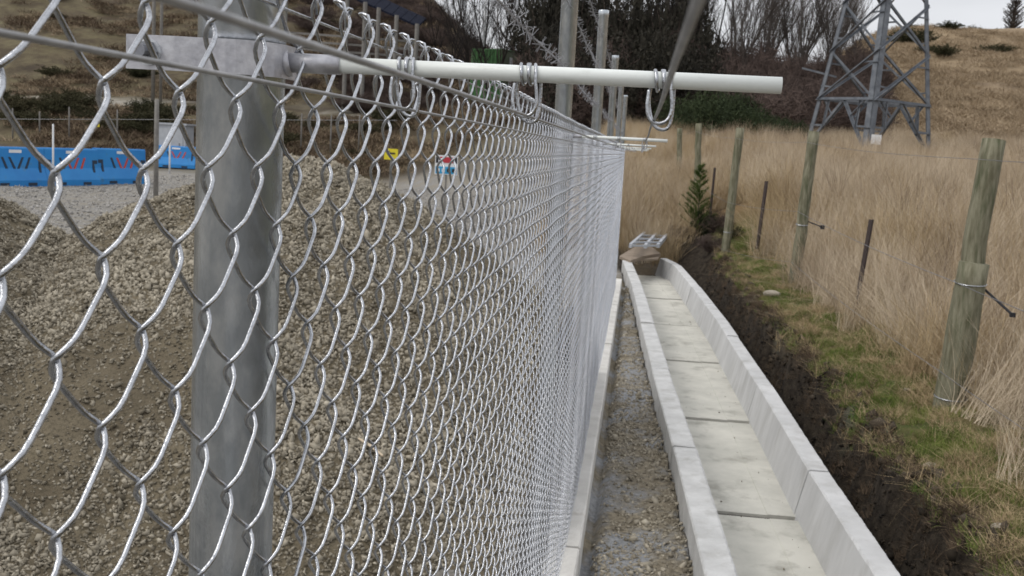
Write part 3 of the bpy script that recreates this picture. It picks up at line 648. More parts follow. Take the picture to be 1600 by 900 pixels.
def branch_tree(H, r0, mt, seed, spread=.5, levels=4, kids=5, lean=.05, up=.5):
    rd = random.Random(seed); trunk = MB(); crown = MB()
    def grow(mb, p, d, L, r, lev):
        n = 5 if lev == 0 else 3; pts = [p]; rad = [r]
        for k in range(n):
            d = (d+Vector((rd.gauss(0, .12), rd.gauss(0, .12), rd.gauss(0, .06)+(.06*up if lev else 0)))).normalized(); p = p+d*L/n; pts.append(p); rad.append(r*(1-.72*(k+1)/n))
        if lev < levels: mb.tube(pts, rad, 6 if lev == 0 else (4 if lev == 1 else 3), cap=False)
        if lev+1 < levels+0:
            m = kids+(8 if lev == 0 else 0)
            for q in range(m):
                t = rd.uniform(.12 if lev == 0 else .15, 1); i = min(n-1, int(t*n)); b = pts[i].lerp(pts[i+1], t*n-i); ax = rd.random()*6.283
                side = Vector((math.cos(ax), math.sin(ax), 0)); dd = (d*up*1.2+side*spread*rd.uniform(.6, 1.3)+Vector((0, 0, .35))).normalized()
                grow(crown, b, dd, L*rd.uniform(.32, .55), max(rad[i]*rd.uniform(.4, .6), .006), lev+1)
    grow(trunk, Vector((0, 0, -.2)), Vector((rd.gauss(0, lean), rd.gauss(0, lean), 1)), H, r0, 0)
    a = trunk.mesh('trunk'); b = crown.mesh('crown')
    for m_ in (a, b): m_.materials.append(mt)
    return a, b
TREES = [branch_tree(9, .085, M['bark'], 3, .30, 4, 7, .05, .75), branch_tree(10, .09, M['bark'], 5, .26, 4, 7, .06, .8), branch_tree(8, .075, M['bark'], 9, .34, 4, 7, .08, .7), branch_tree(9, .10, M['barkdark'], 12, .5, 4, 8, .06, .5)]
def place_tree(kind, px, Yd, s, label, group, name='bare_tree'):
    p = at_y(px, 200, Yd); z = float(height(p[0], p[1])); t = empty(name, (p[0], p[1], z), random.random()*6.28); t.scale = (s, s, s)
    tag(t, label, 'tree', group); link('trunk', TREES[kind][0], None, t); link('crown', TREES[kind][1], None, t); return t
g1 = 'slim bare trees against the pale sky'; l1 = 'slim leafless tree rising against the pale sky beside the lattice tower'
for px, Yd, s, k in ((1128, 58, .95, 0), (1150, 62, .85, 1), (1172, 56, .8, 2), (1192, 64, .9, 1), (1212, 58, .82, 0), (1232, 62, .72, 2), (1250, 57, .68, 1), (1268, 63, .72, 0), (1288, 58, .6, 2), (1306, 62, .62, 1), (1326, 60, .5, 0), (1110, 60, .9, 1), (1240, 68, .8, 1), (1282, 70, .75, 0), (1335, 66, .6, 2), (1140, 66, .9, 2), (1162, 68, .95, 0), (1182, 60, .85, 1), (1203, 70, .95, 2), (1222, 66, .85, 1), (1258, 60, .7, 2), (1276, 66, .75, 1), (1297, 68, .7, 2), (1316, 57, .55, 1)):
    place_tree(k, px, Yd, s, l1, g1)
g2 = 'dark bare trees behind the steel posts'; l2 = 'dark leafless tree in the thicket behind the barbed wire posts'
for px, Yd, s, k in ((700, 70, .8, 3), (735, 64, .95, 3), (772, 62, 1.0, 0), (806, 66, .95, 3), (842, 60, 1.0, 3), (870, 64, 1.05, 0), (905, 58, .95, 3), (935, 62, 1.0, 3), (965, 60, .95, 0), (992, 64, 1.0, 3), (1022, 58, .85, 3), (1050, 62, .95, 3), (1078, 60, 1.0, 0), (720, 76, .9, 0), (790, 74, 1, 3), (890, 72, 1.1, 3), (1000, 74, 1.1, 3), (685, 66, .7, 3), (752, 70, .95, 3), (760, 60, .8, 3), (820, 58, .95, 0), (830, 72, 1.05, 3), (855, 68, 1, 3), (1012, 66, 1, 3), (1036, 70, 1.05, 0), (1064, 66, 1, 3), (1090, 64, .95, 3), (1102, 70, 1, 3), (1046, 58, .85, 0), (1085, 57, .85, 3)):
    place_tree(k, px, Yd, s, l2, g2)
BRUSH = [twiggy(80, 1, .85, .012, M['brush'], 0, .35, 7) for _ in range(3)]; EVER = [twiggy(46, 1, 1.1, .014, M['evergreen'], 5, .5, 6) for _ in range(2)]; BROOM = [twiggy(90, 1, .9, .010, M['broom'], 2, .9, 6) for _ in range(2)]
SHRUB = [twiggy(46, 1, .75, .014, M['hillshrub'], 5, .4, 5) for _ in range(3)]
# the thicket reads as one mass
bc = proto_col('thicket_brush', BRUSH+EVER); P = []; S = []; Ix = []
for _ in range(760):
    px = random.uniform(770, 1350); Yd = random.uniform(46, 64); p = at_y(px, 200, Yd); k = random.random()
    dark = 850 < px < 1075
    if px < 835 and Yd < 70: continue
    P.append((p[0], p[1], float(height(p[0], p[1]))-.1)); r = random.uniform(1.0, 2.1)*(1.15 if dark else 1); hh = r*random.uniform(.9, 1.5)*(1.25 if dark else 1)
    if px > 1230: hh *= .9
    if Yd > 55: hh *= 1.55
    S.append((r, r, hh)); Ix.append(random.choice((3, 4, 3)) if dark and k < .42 else random.randrange(3))
for _ in range(230):
    px = random.uniform(430, 800); Yd = random.uniform(60, 110)
    if px > 700 and Yd < 75: continue
    if px < 520 and random.random() < .5: continue
    p = at_y(px, 100, Yd); r = random.uniform(.8, 1.8); P.append((p[0], p[1], float(height(p[0], p[1]))-.1)); S.append((r*1.2, r*1.2, r*.9)); Ix.append(random.randrange(3))
scatter('thicket', bc, P, [(0, 0, random.random()*6.28) for _ in P], S, Ix, 'dense brown leafless thicket below the bare trees', 'thicket')
def bush(name, meshes, p, sc, label, cat, group=None):
    o = link(name, random.choice(meshes), None, None, (p[0], p[1], float(height(p[0], p[1]))-.03)); o.scale = sc; o.rotation_euler = (0, 0, random.random()*6.28); return tag(o, label, cat, group)
for px, Yd, r, h in ((1062, 40, 1.3, 1.7), (1098, 38, 1.3, 1.6), (1132, 40, 1.5, 1.7), (1165, 39, 1.3, 1.45), (1196, 40, 1.1, 1.2), (1230, 41, 1.2, 1.0), (1115, 42, 1.6, 2.1), (1150, 43, 1.6, 2.0)):
    bush('broom_bush', BROOM, at_y(px, 210, Yd), (r, r, h), 'dark green broom bush growing at the far edge of the dry grass', 'bush', 'green bushes before the thicket')
for px, Yd, r, h in ((1180, 44, 2.2, 2.3), (1225, 45, 2.3, 2.4), (1265, 46, 1.9, 2.0), (1300, 47, 1.6, 1.6), (1140, 47, 2.4, 3.0)):
    bush('brown_bush', BRUSH, at_y(px, 210, Yd), (r, r, h), 'rounded purple-brown twiggy bush beside the lattice tower', 'bush', 'brown bushes beside the tower')
for px, py, Yd, r, h, lab in ((1550, 128, 86, 1.9, 1.1, 'wide dark shrub alone high on the golden hillside'), (1478, 103, 100, 1.5, 1.0, 'small dark shrub near the ridge of the golden hillside'), (1418, 108, 92, 2.2, 2.0, 'large dark shrub seen through the upper lattice of the tower'), (1468, 145, 78, 1.2, 1.3, 'dark shrub low on the hillside beside the tower leg'), (1440, 140, 80, .9, .8, 'little dark shrub between the tower legs')):
    bush('hill_shrub', SHRUB, at_y(px, py, Yd), (r, r, h), lab, 'shrub')
# slope behind the yard: scattered dark scrub
for i in range(46):
    px = random.uniform(-20, 640); Yd = random.choice((random.uniform(49, 58), random.uniform(49, 58), random.uniform(66, 95))); p = at_y(px, 100, Yd); r = random.uniform(.5, 1.5)
    bush('scrub_bush', SHRUB, p, (r*1.2, r*1.2, r*.8), 'low dark scrub bush on the brown slope behind the yard', 'shrub', 'scrub on the brown slope')
# poplar on the ridge
def poplar():
    tr = MB(); cr = MB(); tr.tube([(0, 0, -.3), (0, 0, 3), (.05, 0, 6), (.02, 0, 8.2)], [.16, .12, .07, .02], 6)
    for _ in range(150):
        z = random.uniform(.6, 7.6); a = random.random()*6.283; L = (1-abs(z-3)/6)*1.5+.5; d = Vector((math.cos(a)*.34, math.sin(a)*.34, 1)); p = Vector((0, 0, z)); q = p+d*L
        cr.tube([p, p.lerp(q, .5)+Vector((random.gauss(0, .05), random.gauss(0, .05), 0)), q], [.035, .025, .012], 3, cap=False)
        for k in range(6):
            b = p.lerp(q, random.uniform(.3, 1)); e = Vector((random.gauss(0, .3), random.gauss(0, .3), .8)).normalized()*random.uniform(.2, .5); cr.tube([b, b+e], [.016, .006], 3, cap=False)
    return tr, cr
a, b = poplar(); p = at_y(1579, 68, 126); t = empty('poplar_tree', (p[0], p[1], float(height(p[0], p[1])))); t.scale = (1.8, 1.8, .5); tag(t, 'leafless upright poplar standing alone on the hill ridge', 'tree'); obj('trunk', a, M['bark'], t); obj('crown', b, M['bark'], t)
for px in (1345, 1420, 1432, 1480, 1520, 1555):
    p = at_y(px, 70, 125); bush('ridge_shrub', SHRUB, p, (1.0, 1.0, random.uniform(.7, 1.6)), 'tiny distant shrub on the skyline of the golden hill', 'shrub', 'shrubs on the skyline')
# pine sapling
def sapling():
    tr = MB(); cr = MB(); tr.tube([(0, 0, -.05), (.01, 0, .5), (0, .01, 1.3)], [.014, .01, .003], 6)
    for z in np.arange(.12, 1.28, .014):
        a = random.random()*6.283; L = .42*(1.36-z)/1.1*random.uniform(.6, 1.1)+.03; d = Vector((math.cos(a), math.sin(a), .65)).normalized(); p = Vector((0, 0, z)); cr.tube([p, p+d*L], [.003, .002], 3, cap=False)
        for k in range(int(40+90*L)):
            b = p+d*L*random.uniform(.15, 1.02); e = (d*.7+Vector((random.gauss(0, .6), random.gauss(0, .6), random.gauss(.25, .5)))).normalized()*random.uniform(.05, .10); s_ = e.cross(Vector((0, .3, 1))).normalized()*.004
            cr.add([b-s_, b+s_, b+e], [(0, 1, 2)])
    return tr, cr
a, b = sapling(); p = ground_hit(1087, 372); t = empty('pine_sapling', (p[0], p[1], float(height(p[0], p[1])))); sc = (p[1]+.35)*112/F_PX/1.3; t.scale = (sc, sc, sc)
tag(t, 'young green pine sapling growing past the curved end of the drain', 'sapling'); obj('trunk', a, M['bark'], t); obj('crown', b, M['pine'], t)

for px, py, r, h, m_, lab in ((1058, 378, .40, .42, BRUSH, 'low tangled brown scrub beside the rack past the drain end'), (1112, 392, .42, .36, BRUSH, 'low tangled brown scrub on the soil below the pine sapling'), (1118, 362, .42, .5, BRUSH, 'taller brown scrub behind the pine sapling'), (1100, 366, .30, .55, BROOM, 'small green bush hugging the pine sapling'), (1140, 372, .3, .36, SHRUB, 'dark scrub at the foot of the third timber post')):
    bush('scrub_bush', m_, ground_hit(px, py), (r, r, h), lab, 'shrub')
# ------------------------------------------------------------------ timber and wire farm fence
farm = empty('farm_fence', (2.5, 7.4, .38)); tag(farm, 'old timber post and wire farm fence along the bank', 'fence')
def fpost(px0, py0, px1, py1, wpx, zb, steel=False, two=None, y=None):
    b = at_z(px0, py0, zb) if y is None else at_y(px0, py0, y); tpt = at_y(px1, py1, b[1]); r = wpx/2/F_PX*(b[1]+.35)
    b = b.copy(); b[2] -= .12; d = Vector(tpt-b); mb = MB(); K = 14
    if steel:
        for a in range(3):
            an = a*2.094+.5; o_ = Vector((math.cos(an), math.sin(an), 0))*r; n_ = Vector((-math.sin(an), math.cos(an), 0))*.0035
            v = [Vector(b)+n_, Vector(b)+o_+n_, Vector(b)+o_-n_, Vector(b)-n_]; mb.add(v+[q+d for q in v], [(0, 1, 2, 3), (7, 6, 5, 4), (0, 4, 5, 1), (1, 5, 6, 2), (2, 6, 7, 3), (3, 7, 4, 0)])
        o = obj('steel_post', mb, M['steelpost'], farm)
    else:
        path = [Vector(b)+d*(k/K)+Vector((random.gauss(0, .004), random.gauss(0, .004), 0)) for k in range(K+1)]; R_ = [r*(1.06-.10*k/K)*random.uniform(.97, 1.03) for k in range(K+1)]
        if two:
            kk = int(K*two); path2 = path[kk-2:]; mb.tube(path[:kk+1], R_[:kk+1], 16); off = Vector((.15*r, r*.8, 0))
            mb2 = MB(); mb2.tube([p_+off for p_ in path2], [r*.80*(1-.05*k/len(path2)) for k in range(len(path2))], 16)
            o = obj('timber_post', mb, M['timber'], farm, True); o2 = obj('upper_post', mb2, M['timber'], o, True); o2.location = (0, 0, 0)
        else:
            mb.tube(path, R_, 14); o = obj('timber_post', mb, M['timber'], farm, True)
    o.location = (-2.5, -7.4, -.38)
    return Vector(b), Vector(b)+d, r, o
posts = [fpost(1481, 632, 1555, 218, 44, .36, two=.60), fpost(1241, 440, 1272, 205, 17, .42), fpost(1130, 420, 1157, 200, 13, .0, y=18.6), fpost(1088, 360, 1092, 193, 10, .0, y=23.5), fpost(1060, 330, 1062, 200, 8, 0, y=28)]
steels = [fpost(1333, 497, 1362, 343, 8, .40, True), fpost(1184, 378, 1198, 283, 6, .40, True, y=17.5), fpost(1110, 330, 1117, 262, 4, .4, True, y=21)]
for fr, rr in ((.50, .0016), (.18, .0016), (.93, .0013)):
    chain = [posts[0], posts[1], posts[2], posts[3], posts[4]]; pts = [Vector((2.6, 3.0, posts[0][0].z+2.0*fr))]
    for b, t, r, o in chain: pts.append(b.lerp(t, fr)-Vector((r*1.05, 0, 0)))
    mb = MB(); full = []
    for i in range(len(pts)-1):
        for k in range(8): u = k/8; full.append(pts[i].lerp(pts[i+1], u)-Vector((0, 0, .03*4*u*(1-u))))
    full.append(pts[-1]); mb.tube(full, rr*1.6, 5); o = obj('fence_wire', mb, M['barb'], farm); o.location = (-2.5, -7.4, -.38)
for i, frs in ((0, (.50, .09)), (1, (.42, .12)), (2, (.30,)), (3, (.4,))):
    b, t, r, o = posts[i]
    for fr in frs:
        c = b.lerp(t, fr); mb = MB(); rr = r*1.05; mb.tube([(c.x+rr*math.cos(a), c.y+rr*math.sin(a), c.z+.01*math.sin(a)) for a in np.linspace(0, 6.283, 20)], .0038 if i == 0 else .005, 6); obj('wire_tie', mb, M['wire'], o)
b, t, r, o = posts[0]; c = b.lerp(t, .48)+Vector((r, -.02, 0)); e = at_y(1582, 492, c.y-.25); mb = MB(); mb.tube([c, Vector(e)], .009, 6); mb.box(e, (.03, .03, .03)); obj('loose_cable', mb, M['black'], o)
b, t, r, o = posts[1]; c = b.lerp(t, .44)+Vector((r, -.02, 0)); e = at_y(1285, 355, c.y-.25); mb = MB(); mb.tube([c, Vector(e)], .009, 6); mb.box(e, (.05, .05, .05)); obj('loose_cable', mb, M['black'], o)

# ------------------------------------------------------------------ lattice tower
TY = 36.; base = at_y(1373, 225, TY-1.95); TX = base[0]+.05
tz = float(height(TX, TY)); tower = empty('lattice_tower', (TX, TY, tz)); tag(tower, 'grey steel lattice transmission tower standing in the dry grass field', 'tower')
HD0, SL = 2.0, .146
def corner(k, z):
    h = HD0-SL*z; a = [(-math.pi/2), 0, math.pi/2, math.pi][k]; return Vector((h*math.cos(a-.2), h*math.sin(a-.2), z))
tower.rotation_euler = (0, .03, 0)
ZB = 1.62; LV = [ZB, 3.2, 4.75, 6.2, 7.55, 8.8, 9.95, 11.0, 12.0]
def member(nm, a, b, wd, mt='tower'):
    mb = MB(); d = (b-a).normalized(); s_ = d.cross(Vector((0, 0, 1))); s_ = s_.normalized() if s_.length > .01 else Vector((1, 0, 0)); u = s_.cross(d); th = wd*.14
    for ax, of in ((s_, u), (u, s_)): mb.bar(a+ax*wd*.5+of*(0 if ax is s_ else th*.02), b+ax*wd*.5, wd if ax is s_ else th, th if ax is s_ else wd, up=u)
    return obj(nm, mb, M[mt], tower)
for k in range(4):
    mb = MB(); c0, c1 = corner(k, -.4), corner(k, 12.2); n_ = Vector((c0.x, c0.y, 0)).normalized(); t_ = Vector((-n_.y, n_.x, 0)); wd = .24 if k == 0 else .17
    for sgn in (1, -1):
        ax = (-n_+t_*sgn).normalized(); nr = (n_+t_*sgn).normalized()*.014; v = [c0, c0+ax*wd, c0+ax*wd-nr*2, c0-nr*2]; sc_ = .8; v2 = [c1, c1+ax*wd*sc_, c1+ax*wd*sc_-nr*2, c1-nr*2]
        mb.add(v+v2, [(0, 1, 2, 3), (7, 6, 5, 4), (0, 4, 5, 1), (1, 5, 6, 2), (2, 6, 7, 3), (3, 7, 4, 0)])
    obj('leg', mb, M['tower'], tower)
for k in range(4):
    k2 = (k+1) % 4
    member('belt', corner(k, ZB), corner(k2, ZB), .085); md = corner(k, ZB).lerp(corner(k2, ZB), .5)
    for q in (k, k2):
        ft = corner(q, -.1); member('brace', md, ft, .08); m2 = md.lerp(ft, .5); top = corner(q, ZB); member('brace', m2, corner(q, .75), .06); member('brace', m2, md.lerp(top, .55), .06); member('brace', m2.lerp(ft, -.4), top.lerp(md, .25), .05)
    for i in range(len(LV)-1):
        a, b = LV[i], LV[i+1]; member('brace', corner(k, a), corner(k2, b), .07); member('brace', corner(k2, a), corner(k, b), .07)
        if i < 3:
            m_ = corner(k, a).lerp(corner(k2, b), .5); member('brace', m_.lerp(corner(k, a), .5), corner(k, (a+b)/2-.35), .05); member('brace', m_.lerp(corner(k2, b), .5), corner(k2, (a+b)/2+.4), .05)
member('brace', corner(0, ZB), corner(2, ZB), .09); member('brace', corner(1, ZB), corner(3, ZB), .09)
mb = MB(); c = corner(0, 0); mb.box((c.x+.22, c.y-.1, .40), (.30, .03, .30)); obj('number_plate', mb, M['white'], tower)
mb = MB(); mb.bar(corner(3, 2.55)+Vector((-.75, 0, .05)), corner(3, 2.45)+Vector((.4, 0, -.05)), .06); obj('step_arm', mb, M['tower'], tower)

# ------------------------------------------------------------------ the yard: barriers, posts, cabinet, signs
def barrier_proto():
    t = empty('water_barrier'); L = 2.1
    prof = [(-.27, 0), (.27, 0), (.27, .16), (.14, .48), (.11, .98), (.085, 1.02), (-.085, 1.02), (-.11, .98), (-.14, .48), (-.27, .16)]
    mb = MB(); rz = Matrix.Rotation(math.pi/2, 3, 'Z'); mb.prism(prof, -L/2, L/2, rz); o = obj('body', mb, M['blue'], t)
    def pl(x, z): return -(.27 if z < .16 else (.27-.13*(z-.16)/.32 if z < .48 else .14-.03*(z-.48)/.5))
    def slab(nm, quad, mt, par, pr=.006):
        v = [Vector((x, pl(x, z)-pr, z)) for x, z in quad]+[Vector((x, pl(x, z)+.02, z)) for x, z in quad]; mb = MB(); mb.add(v, [(0, 1, 2, 3), (7, 6, 5, 4), (0, 4, 5, 1), (1, 5, 6, 2), (2, 6, 7, 3), (3, 7, 4, 0)]); return obj(nm, mb, mt, par)
    for x, sl, mt in ((-.42, -.10, 'slotshade'), (-.16, -.12, 'slotred'), (.20, .12, 'slotred'), (.46, .10, 'slotred')):
        slab('slot', [(x-.04-sl, .46), (x+.04-sl, .46), (x+.04+sl*.5, .76), (x-.04+sl*.5, .76)], M[mt], t)  # thin raised panels standing in for see-through openings
    for x, s_ in ((-.92, 1), (.92, -1)):
        slab('recess_shade', [(x-.10, .60), (x+.10, .60), (x+.10, .70), (x-.10, .70)], M['slotshade'], t); slab('recess_shade', [(x-.04+.06*s_, .36), (x+.04+.06*s_, .36), (x+.04+.06*s_, .60), (x-.04+.06*s_, .60)], M['slotshade'], t, .004)  # raised panels; the shade of the hollows is painted in their colour
    for x in (-.5, .5): slab('fork_slot', [(x-.16, .02), (x+.16, .02), (x+.16, .10), (x-.16, .10)], M['slotshade'], t)  # dark panels painted as the shade of the fork openings
    slab('name_plate', [(-.22, .87), (.22, .87), (.22, .95), (-.22, .95)], M['white'], t)
    return t
pa = at_z(-40, 289, .04); pb = at_z(222, 286, .04); dv = Vector((pb-pa)); dv.z = 0; L = dv.length; ang = math.atan2(dv.y, dv.x); u = dv.normalized()
pb0 = barrier_proto(); n = max(2, int(round(L/2.12))); q = []
labs = ['blue plastic water barrier at the end of the row beside the grey yard post', 'second blue plastic water barrier along from the grey yard post', 'third blue plastic water barrier along from the grey yard post', 'fourth blue plastic water barrier along from the grey yard post', 'fifth blue plastic water barrier along from the grey yard post']
for i in range(n):
    o = pb0 if i == 0 else copy_tree(pb0); c = Vector(pb)-u*(1.06+2.12*i); o.location = (c.x, c.y, float(height(c.x, c.y))); o.rotation_euler = (0, 0, ang+random.uniform(-.03, .03)); o.scale = (1, 1, 1.13); s_ = L/n/2.12
    if i != 1:
        for ch in o.children:
            if ch.name.startswith('slot') and i > 0: ch.data = ch.data.copy(); ch.data.materials[0] = M['slotshade']
    tag(o, labs[i % 5], 'barrier', 'blue water barriers in a row')
p = ground_hit(276, 262); o = copy_tree(pb0); o.location = (p[0], p[1], float(height(p[0], p[1]))); o.rotation_euler = (0, 0, .1); o.scale = (.85, .85, .95); tag(o, 'small lone blue water barrier below the grey cabinet', 'barrier', 'blue water barriers in a row')
# grey cabinet above the lone barrier
p = at_y(274, 230, 46.2); cab = empty('site_cabinet', (p[0], p[1], float(height(p[0], p[1])))); tag(cab, 'pale grey metal cabinet behind the lone blue barrier', 'cabinet'); mb = MB(); mb.box((0, 0, .9), (1.35, .9, 1.8)); obj('body', mb, M['sheet'], cab); mb = MB(); mb.box((0, 0, 1.84), (1.5, 1.05, .08)); obj('lid', mb, M['sheet'], cab); mb = MB(); mb.box((.0, -.465, .9), (1.1, .02, 1.5)); d_ = obj('door', mb, M['sheet'], cab); mb = MB(); mb.box((.4, -.485, .9), (.04, .03, .2)); obj('handle', mb, M['bolt'], d_)
def pole(name, px, py0, py1, Yd, wpx, mt, label, cat, group=None, zbase=None):
    b = at_y(px, py0, Yd); t = at_y(px+(.09*(py0-py1)*.6), py1, Yd); r = wpx/2/F_PX*Yd; zb = float(height(b[0], b[1])); mb = MB(); mb.lathe([(r, -.2), (r, (t[2]-zb)*.6), (r*.9, t[2]-zb), (r*.5, t[2]-zb+.02)], n=10); o = obj(name, mb, mt, None, True, (b[0], b[1], zb)); return tag(o, label, cat, group)
pole('yard_post', 243, 335, 157, 21, 8, M['pole'], 'bare grey post standing in the gravel between barrier and mound', 'post')
pole('utility_pole', 240, 60, -60, 62, 6, M['pole'], 'slim grey pole of a close pair on the terrace above the clamp', 'pole', 'pair of poles on the terrace'); pole('utility_pole', 252, 60, -60, 62, 5, M['pole'], 'slim grey pole of a close pair on the terrace above the clamp', 'pole', 'pair of poles on the terrace')
pole('mast', 755, 80, -30, 66, 3.2, M['white'], 'thin pale mast rising behind the green container', 'mast')
for i, (px, y0, y1) in enumerate(((20, 225, 170), (108, 228, 168), (183, 228, 172), (62, 226, 175), (330, 228, 172), (470, 232, 178), (516, 238, 180), (560, 240, 180))):
    pole('slope_post', px, y0, y1, 49+random.uniform(-1, 1), 2.6, M['pole'], 'thin weathered fence post on the brown slope behind the barriers', 'post', 'thin posts on the brown slope')
pa = at_y(-20, 186, 49); pbb = at_y(620, 188, 49); mb = MB(); mb.tube([pa, pbb], .010, 4); tag(obj('slope_wire', mb, M['wire_dull']), 'faint wire strung between the thin posts on the brown slope', 'wire')
p = at_y(83, 212, 27.2); pole('marker_stake', 83, 235, 195, 27.0, 3.2, M['white'], 'thin white marker stake at the blue barrier row', 'stake'); pole('marker_stake', 265, 262, 215, 43, 3, M['white'], 'thin white marker stake at the lone blue barrier', 'stake')
# signs seen through the mesh
def sign(px0, py0, px1, py1, Yd, label, build):
    a = at_y(px0, py1, Yd); b = at_y(px1, py0, Yd); W, H = b[0]-a[0], b[2]-a[2]; gz = float(height(a[0]+W/2, Yd)); t = empty('site_sign', (a[0]+W/2, Yd, gz)); tag(t, label, 'sign'); z = a[2]-gz
    mb = MB(); mb.box((0, .04, (z+H)/2-.1), (.05, .05, z+H+.2)); obj('stake', mb, M['pole'], t); build(t, W, H, z); return t
def pnl(nm, t, x0, x1, z0, z1, mt, y=0.0):
    mb = MB(); mb.box(((x0+x1)/2, y, (z0+z1)/2), (x1-x0, .016, z1-z0)); return obj(nm, mb, M[mt], t)
def sg1(t, W, H, z):
    p_ = pnl('panel', t, -W/2, W/2, z, z+H, 'yellow'); pnl('symbol', p_, -W*.15, W*.30, z+H*.52, z+H*.66, 'black', -.012); pnl('symbol', p_, -W*.42, -W*.1, z+H*.72, z+H*.8, 'black', -.012)
sign(600, 233, 622, 249, 30, 'small yellow warning sign on a stake behind the mesh', sg1)
def sg2(t, W, H, z):
    p_ = pnl('panel', t, -W/2, W/2, z, z+H, 'white'); pnl('red_band', p_, -W*.3, W*.3, z+H*.62, z+H*.92, 'red', -.012); pnl('blue_band', p_, -W*.46, W*.46, z+H*.05, z+H*.42, 'bluep', -.012)
    for k in range(4): pnl('symbol', p_, -W*.4+k*W*.22, -W*.28+k*W*.22, z+H*.14, z+H*.32, 'white' if k < 2 else 'black', -.022)
    pnl('symbol', p_, -W*.46, -W*.36, z+H*.60, z+H*.92, 'black', -.012); pnl('symbol', p_, W*.36, W*.46, z+H*.60, z+H*.92, 'black', -.012)
sign(679, 244, 716, 272, 30, 'white safety sign with red and blue bands behind the mesh', sg2)
mb = MB(); a = at_y(152, 196, 48.9); mb.box((a[0], a[1], a[2]), (.22, .02, .14)); tag(obj('tag_sign', mb, M['yellow']), 'tiny yellow tag on the slope above the barriers', 'sign')

# green container
p = at_y(759, 140, 62); ct = empty('green_container', (p[0], p[1], float(height(p[0], p[1]))), -.42); tag(ct, 'dark green corrugated shipping container on the slope behind the white rod', 'container')
zt = at_y(759, 76, 62)[2]-ct.location.z; W = 2.05; Lc = 5.0
mb = MB(); n = 8; v = []; f = []
for i in range(n*2+1):
    x_ = -W/2+W*i/(n*2); yy = -.12 if i % 2 else 0.0; v += [(x_, yy, .08), (x_, yy, zt-.06)]
for i in range(n*2): f.append((2*i, 2*i+2, 2*i+3, 2*i+1))
mb.add(v, f); obj('corrugated_end', mb, M['green'], ct)
mb = MB(); v = []; f = []; n = 44
for i in range(n+1):
    yy = .03+Lc*i/n; x_ = W/2-(.04 if i % 2 else 0); v += [(x_, yy, .08), (x_, yy, zt-.06)]
for i in range(n): f.append((2*i, 2*i+2, 2*i+3, 2*i+1))
mb.add(v, f); obj('corrugated_side', mb, M['greenpale'], ct)
mb = MB(); mb.box((0, Lc/2, zt-.03), (W+.04, Lc+.1, .06)); obj('roof', mb, M['green'], ct); mb = MB(); mb.box((0, Lc/2, .04), (W, Lc, .08)); obj('floor', mb, M['green'], ct)
for sx in (-1, 1):
    mb = MB(); mb.box((sx*W/2, -.03, zt/2), (.09, .09, zt-.01)); obj('corner_post', mb, M['green'], ct)
mb = MB(); mb.box((W/2+.05, .9, zt/2-.1), (.06, .28, zt*.8)); obj('label_panel', mb, M['white'], ct)

# dark roofed pole shed on the slope
p = at_y(585, 60, 64); sh = empty('pole_shed', (p[0], p[1], float(height(p[0], p[1]))-.3)); tag(sh, 'open pole shed with a dark sloping roof on the brown hillside', 'shed')
def rel(px, py, Yd): q_ = at_y(px, py, Yd); return Vector(q_)-sh.location
a, b = rel(530, -14, 62), rel(655, 40, 62); a2, b2 = a+Vector((-.6, 4, 1.1)), b+Vector((-.4, 4, .9)); mb = MB(); n = 9
for i in range(n):
    s0, s1 = i/n, (i+.94)/n; q0, q1, q2, q3 = a.lerp(b, s0), a.lerp(b, s1), a2.lerp(b2, s1), a2.lerp(b2, s0); mb = MB(); dn = Vector((0, 0, -.12)); mb.add([q0, q1, q2, q3, q0+dn, q1+dn, q2+dn, q3+dn], [(0, 1, 2, 3), (7, 6, 5, 4), (0, 4, 5, 1), (1, 5, 6, 2), (2, 6, 7, 3), (3, 7, 4, 0)]); obj('roof_sheet', mb, M['roofblue'], sh)
for px in (447, 543, 571, 592, 620, 652):
    t_ = rel(px, -10 if px < 540 else -14+(px-530)*.42, 62); g_ = rel(px-4, 105, 62); mb = MB(); mb.tube([(g_.x, g_.y, min(g_.z, 0)-.3), (t_.x, t_.y, t_.z)], .13, 8); obj('pole', mb, M['pole'], sh)
for py in (50, 62, 74):
    mb = MB(); mb.bar(rel(440, py, 62.3), rel(660, py+16, 62.3), .06, .12); obj('rail', mb, M['pole'], sh)

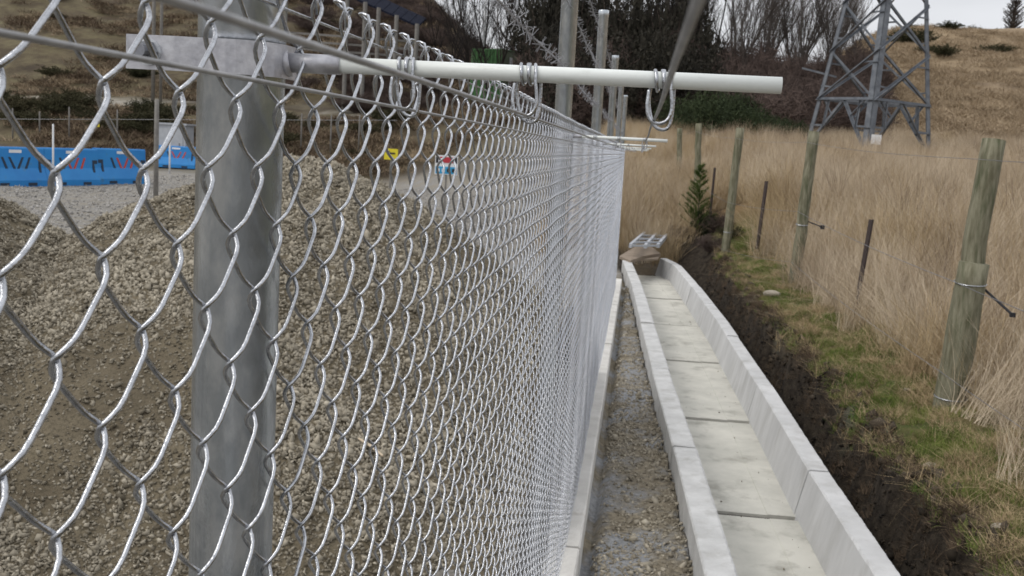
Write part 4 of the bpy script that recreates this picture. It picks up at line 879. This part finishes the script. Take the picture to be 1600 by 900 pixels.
# ------------------------------------------------------------------ odds at the end of the drain
c0 = at_z(1002, 394, .26)
def board(name, quad, z, th, mt, label, cat):
    v = [Vector(at_z(px, py, z+dz)) for px, py, dz in quad]; dn = Vector((0, 0, -th)); mb = MB(); k = len(v); mb.add(v+[q_+dn for q_ in v], [tuple(range(k)), tuple(reversed(range(k, 2*k)))]+[(i, i+k, (i+1) % k+k, (i+1) % k) for i in range(k)]); return tag(obj(name, mb, mt), label, cat)
board('scrap_board', [(968, 400, .0), (995, 384, .07), (1019, 386, .06), (1032, 396, 0), (1005, 400, .0), (985, 407, .0)], .22, .05, M['board'], 'broken tan board lying across the end of the drain', 'board')
board('scrap_board', [(978, 408, 0), (1000, 399, 0), (1032, 398, 0), (1028, 404, 0), (1002, 405, 0)], .17, .03, M['board'], 'lower tan board under the broken board at the drain end', 'board')
gr = empty('steel_grating', tuple(at_z(1020, 372, .4))); tag(gr, 'grey slatted steel rack lying tilted beyond the end of the drain', 'rack')
def gp(px, py, dz=0): return Vector(at_z(px, py, .42+dz))-gr.location
for a, b in (((985, 384), (1016, 357)), ((1028, 384), (1050, 358)), ((1008, 385), (1034, 357))): mb = MB(); mb.bar(gp(*a), gp(*b, .05), .05, .07); obj('side_rail', mb, M['sheet'], gr)
for k in range(6): u_ = k/5; mb = MB(); mb.bar(gp(985+31*u_, 384-27*u_, .04), gp(1028+22*u_, 384-26*u_, .04), .05, .03); obj('slat', mb, M['sheet'], gr)
# stick on the mound
a = at_y(563, 623, 4.3); z0 = mound_h(0, np.array([a[0]]), np.array([4.3]))[0]
bx_, by_ = a[0], 4.3
mb = MB(); mb.tube([(bx_, by_, z0+.02), (bx_+.07, by_-.05, z0+.005), (bx_+.14, by_-.10, z0-.02)], [.006, .007, .005], 6); tag(obj('stick', mb, M['straw']), 'pale dry stick lying on the tall gravel mound', 'stick')
# pale stones on the bank
for i, (px, py, r) in enumerate(((1207, 462, .11), (1452, 735, .055), (1562, 828, .05), (1418, 612, .035))):
    p = ground_hit(px, py); v = [Vector(q_)*r*random.uniform(.8, 1.15) for q_ in ICO_V]; v = [Vector((q_.x*1.3, q_.y, q_.z*.6)) for q_ in v]; mb = MB(); mb.add(v, [tuple(f_) for f_ in ICO_F])
    o = obj('bank_stone', mb, M['rock'], None, False, (p[0], p[1], float(height(p[0], p[1]))+r*.2)); sub_ = o.modifiers.new('s', 'SUBSURF'); sub_.levels = sub_.render_levels = 1
    tag(o, ['largest pale stone on the bank edge below the timber post', 'pale stone half sunk in the turf on the bank edge', 'flat pale stone in the green turf', 'small white stone in the turf by the thick timber post'][i], 'stone')
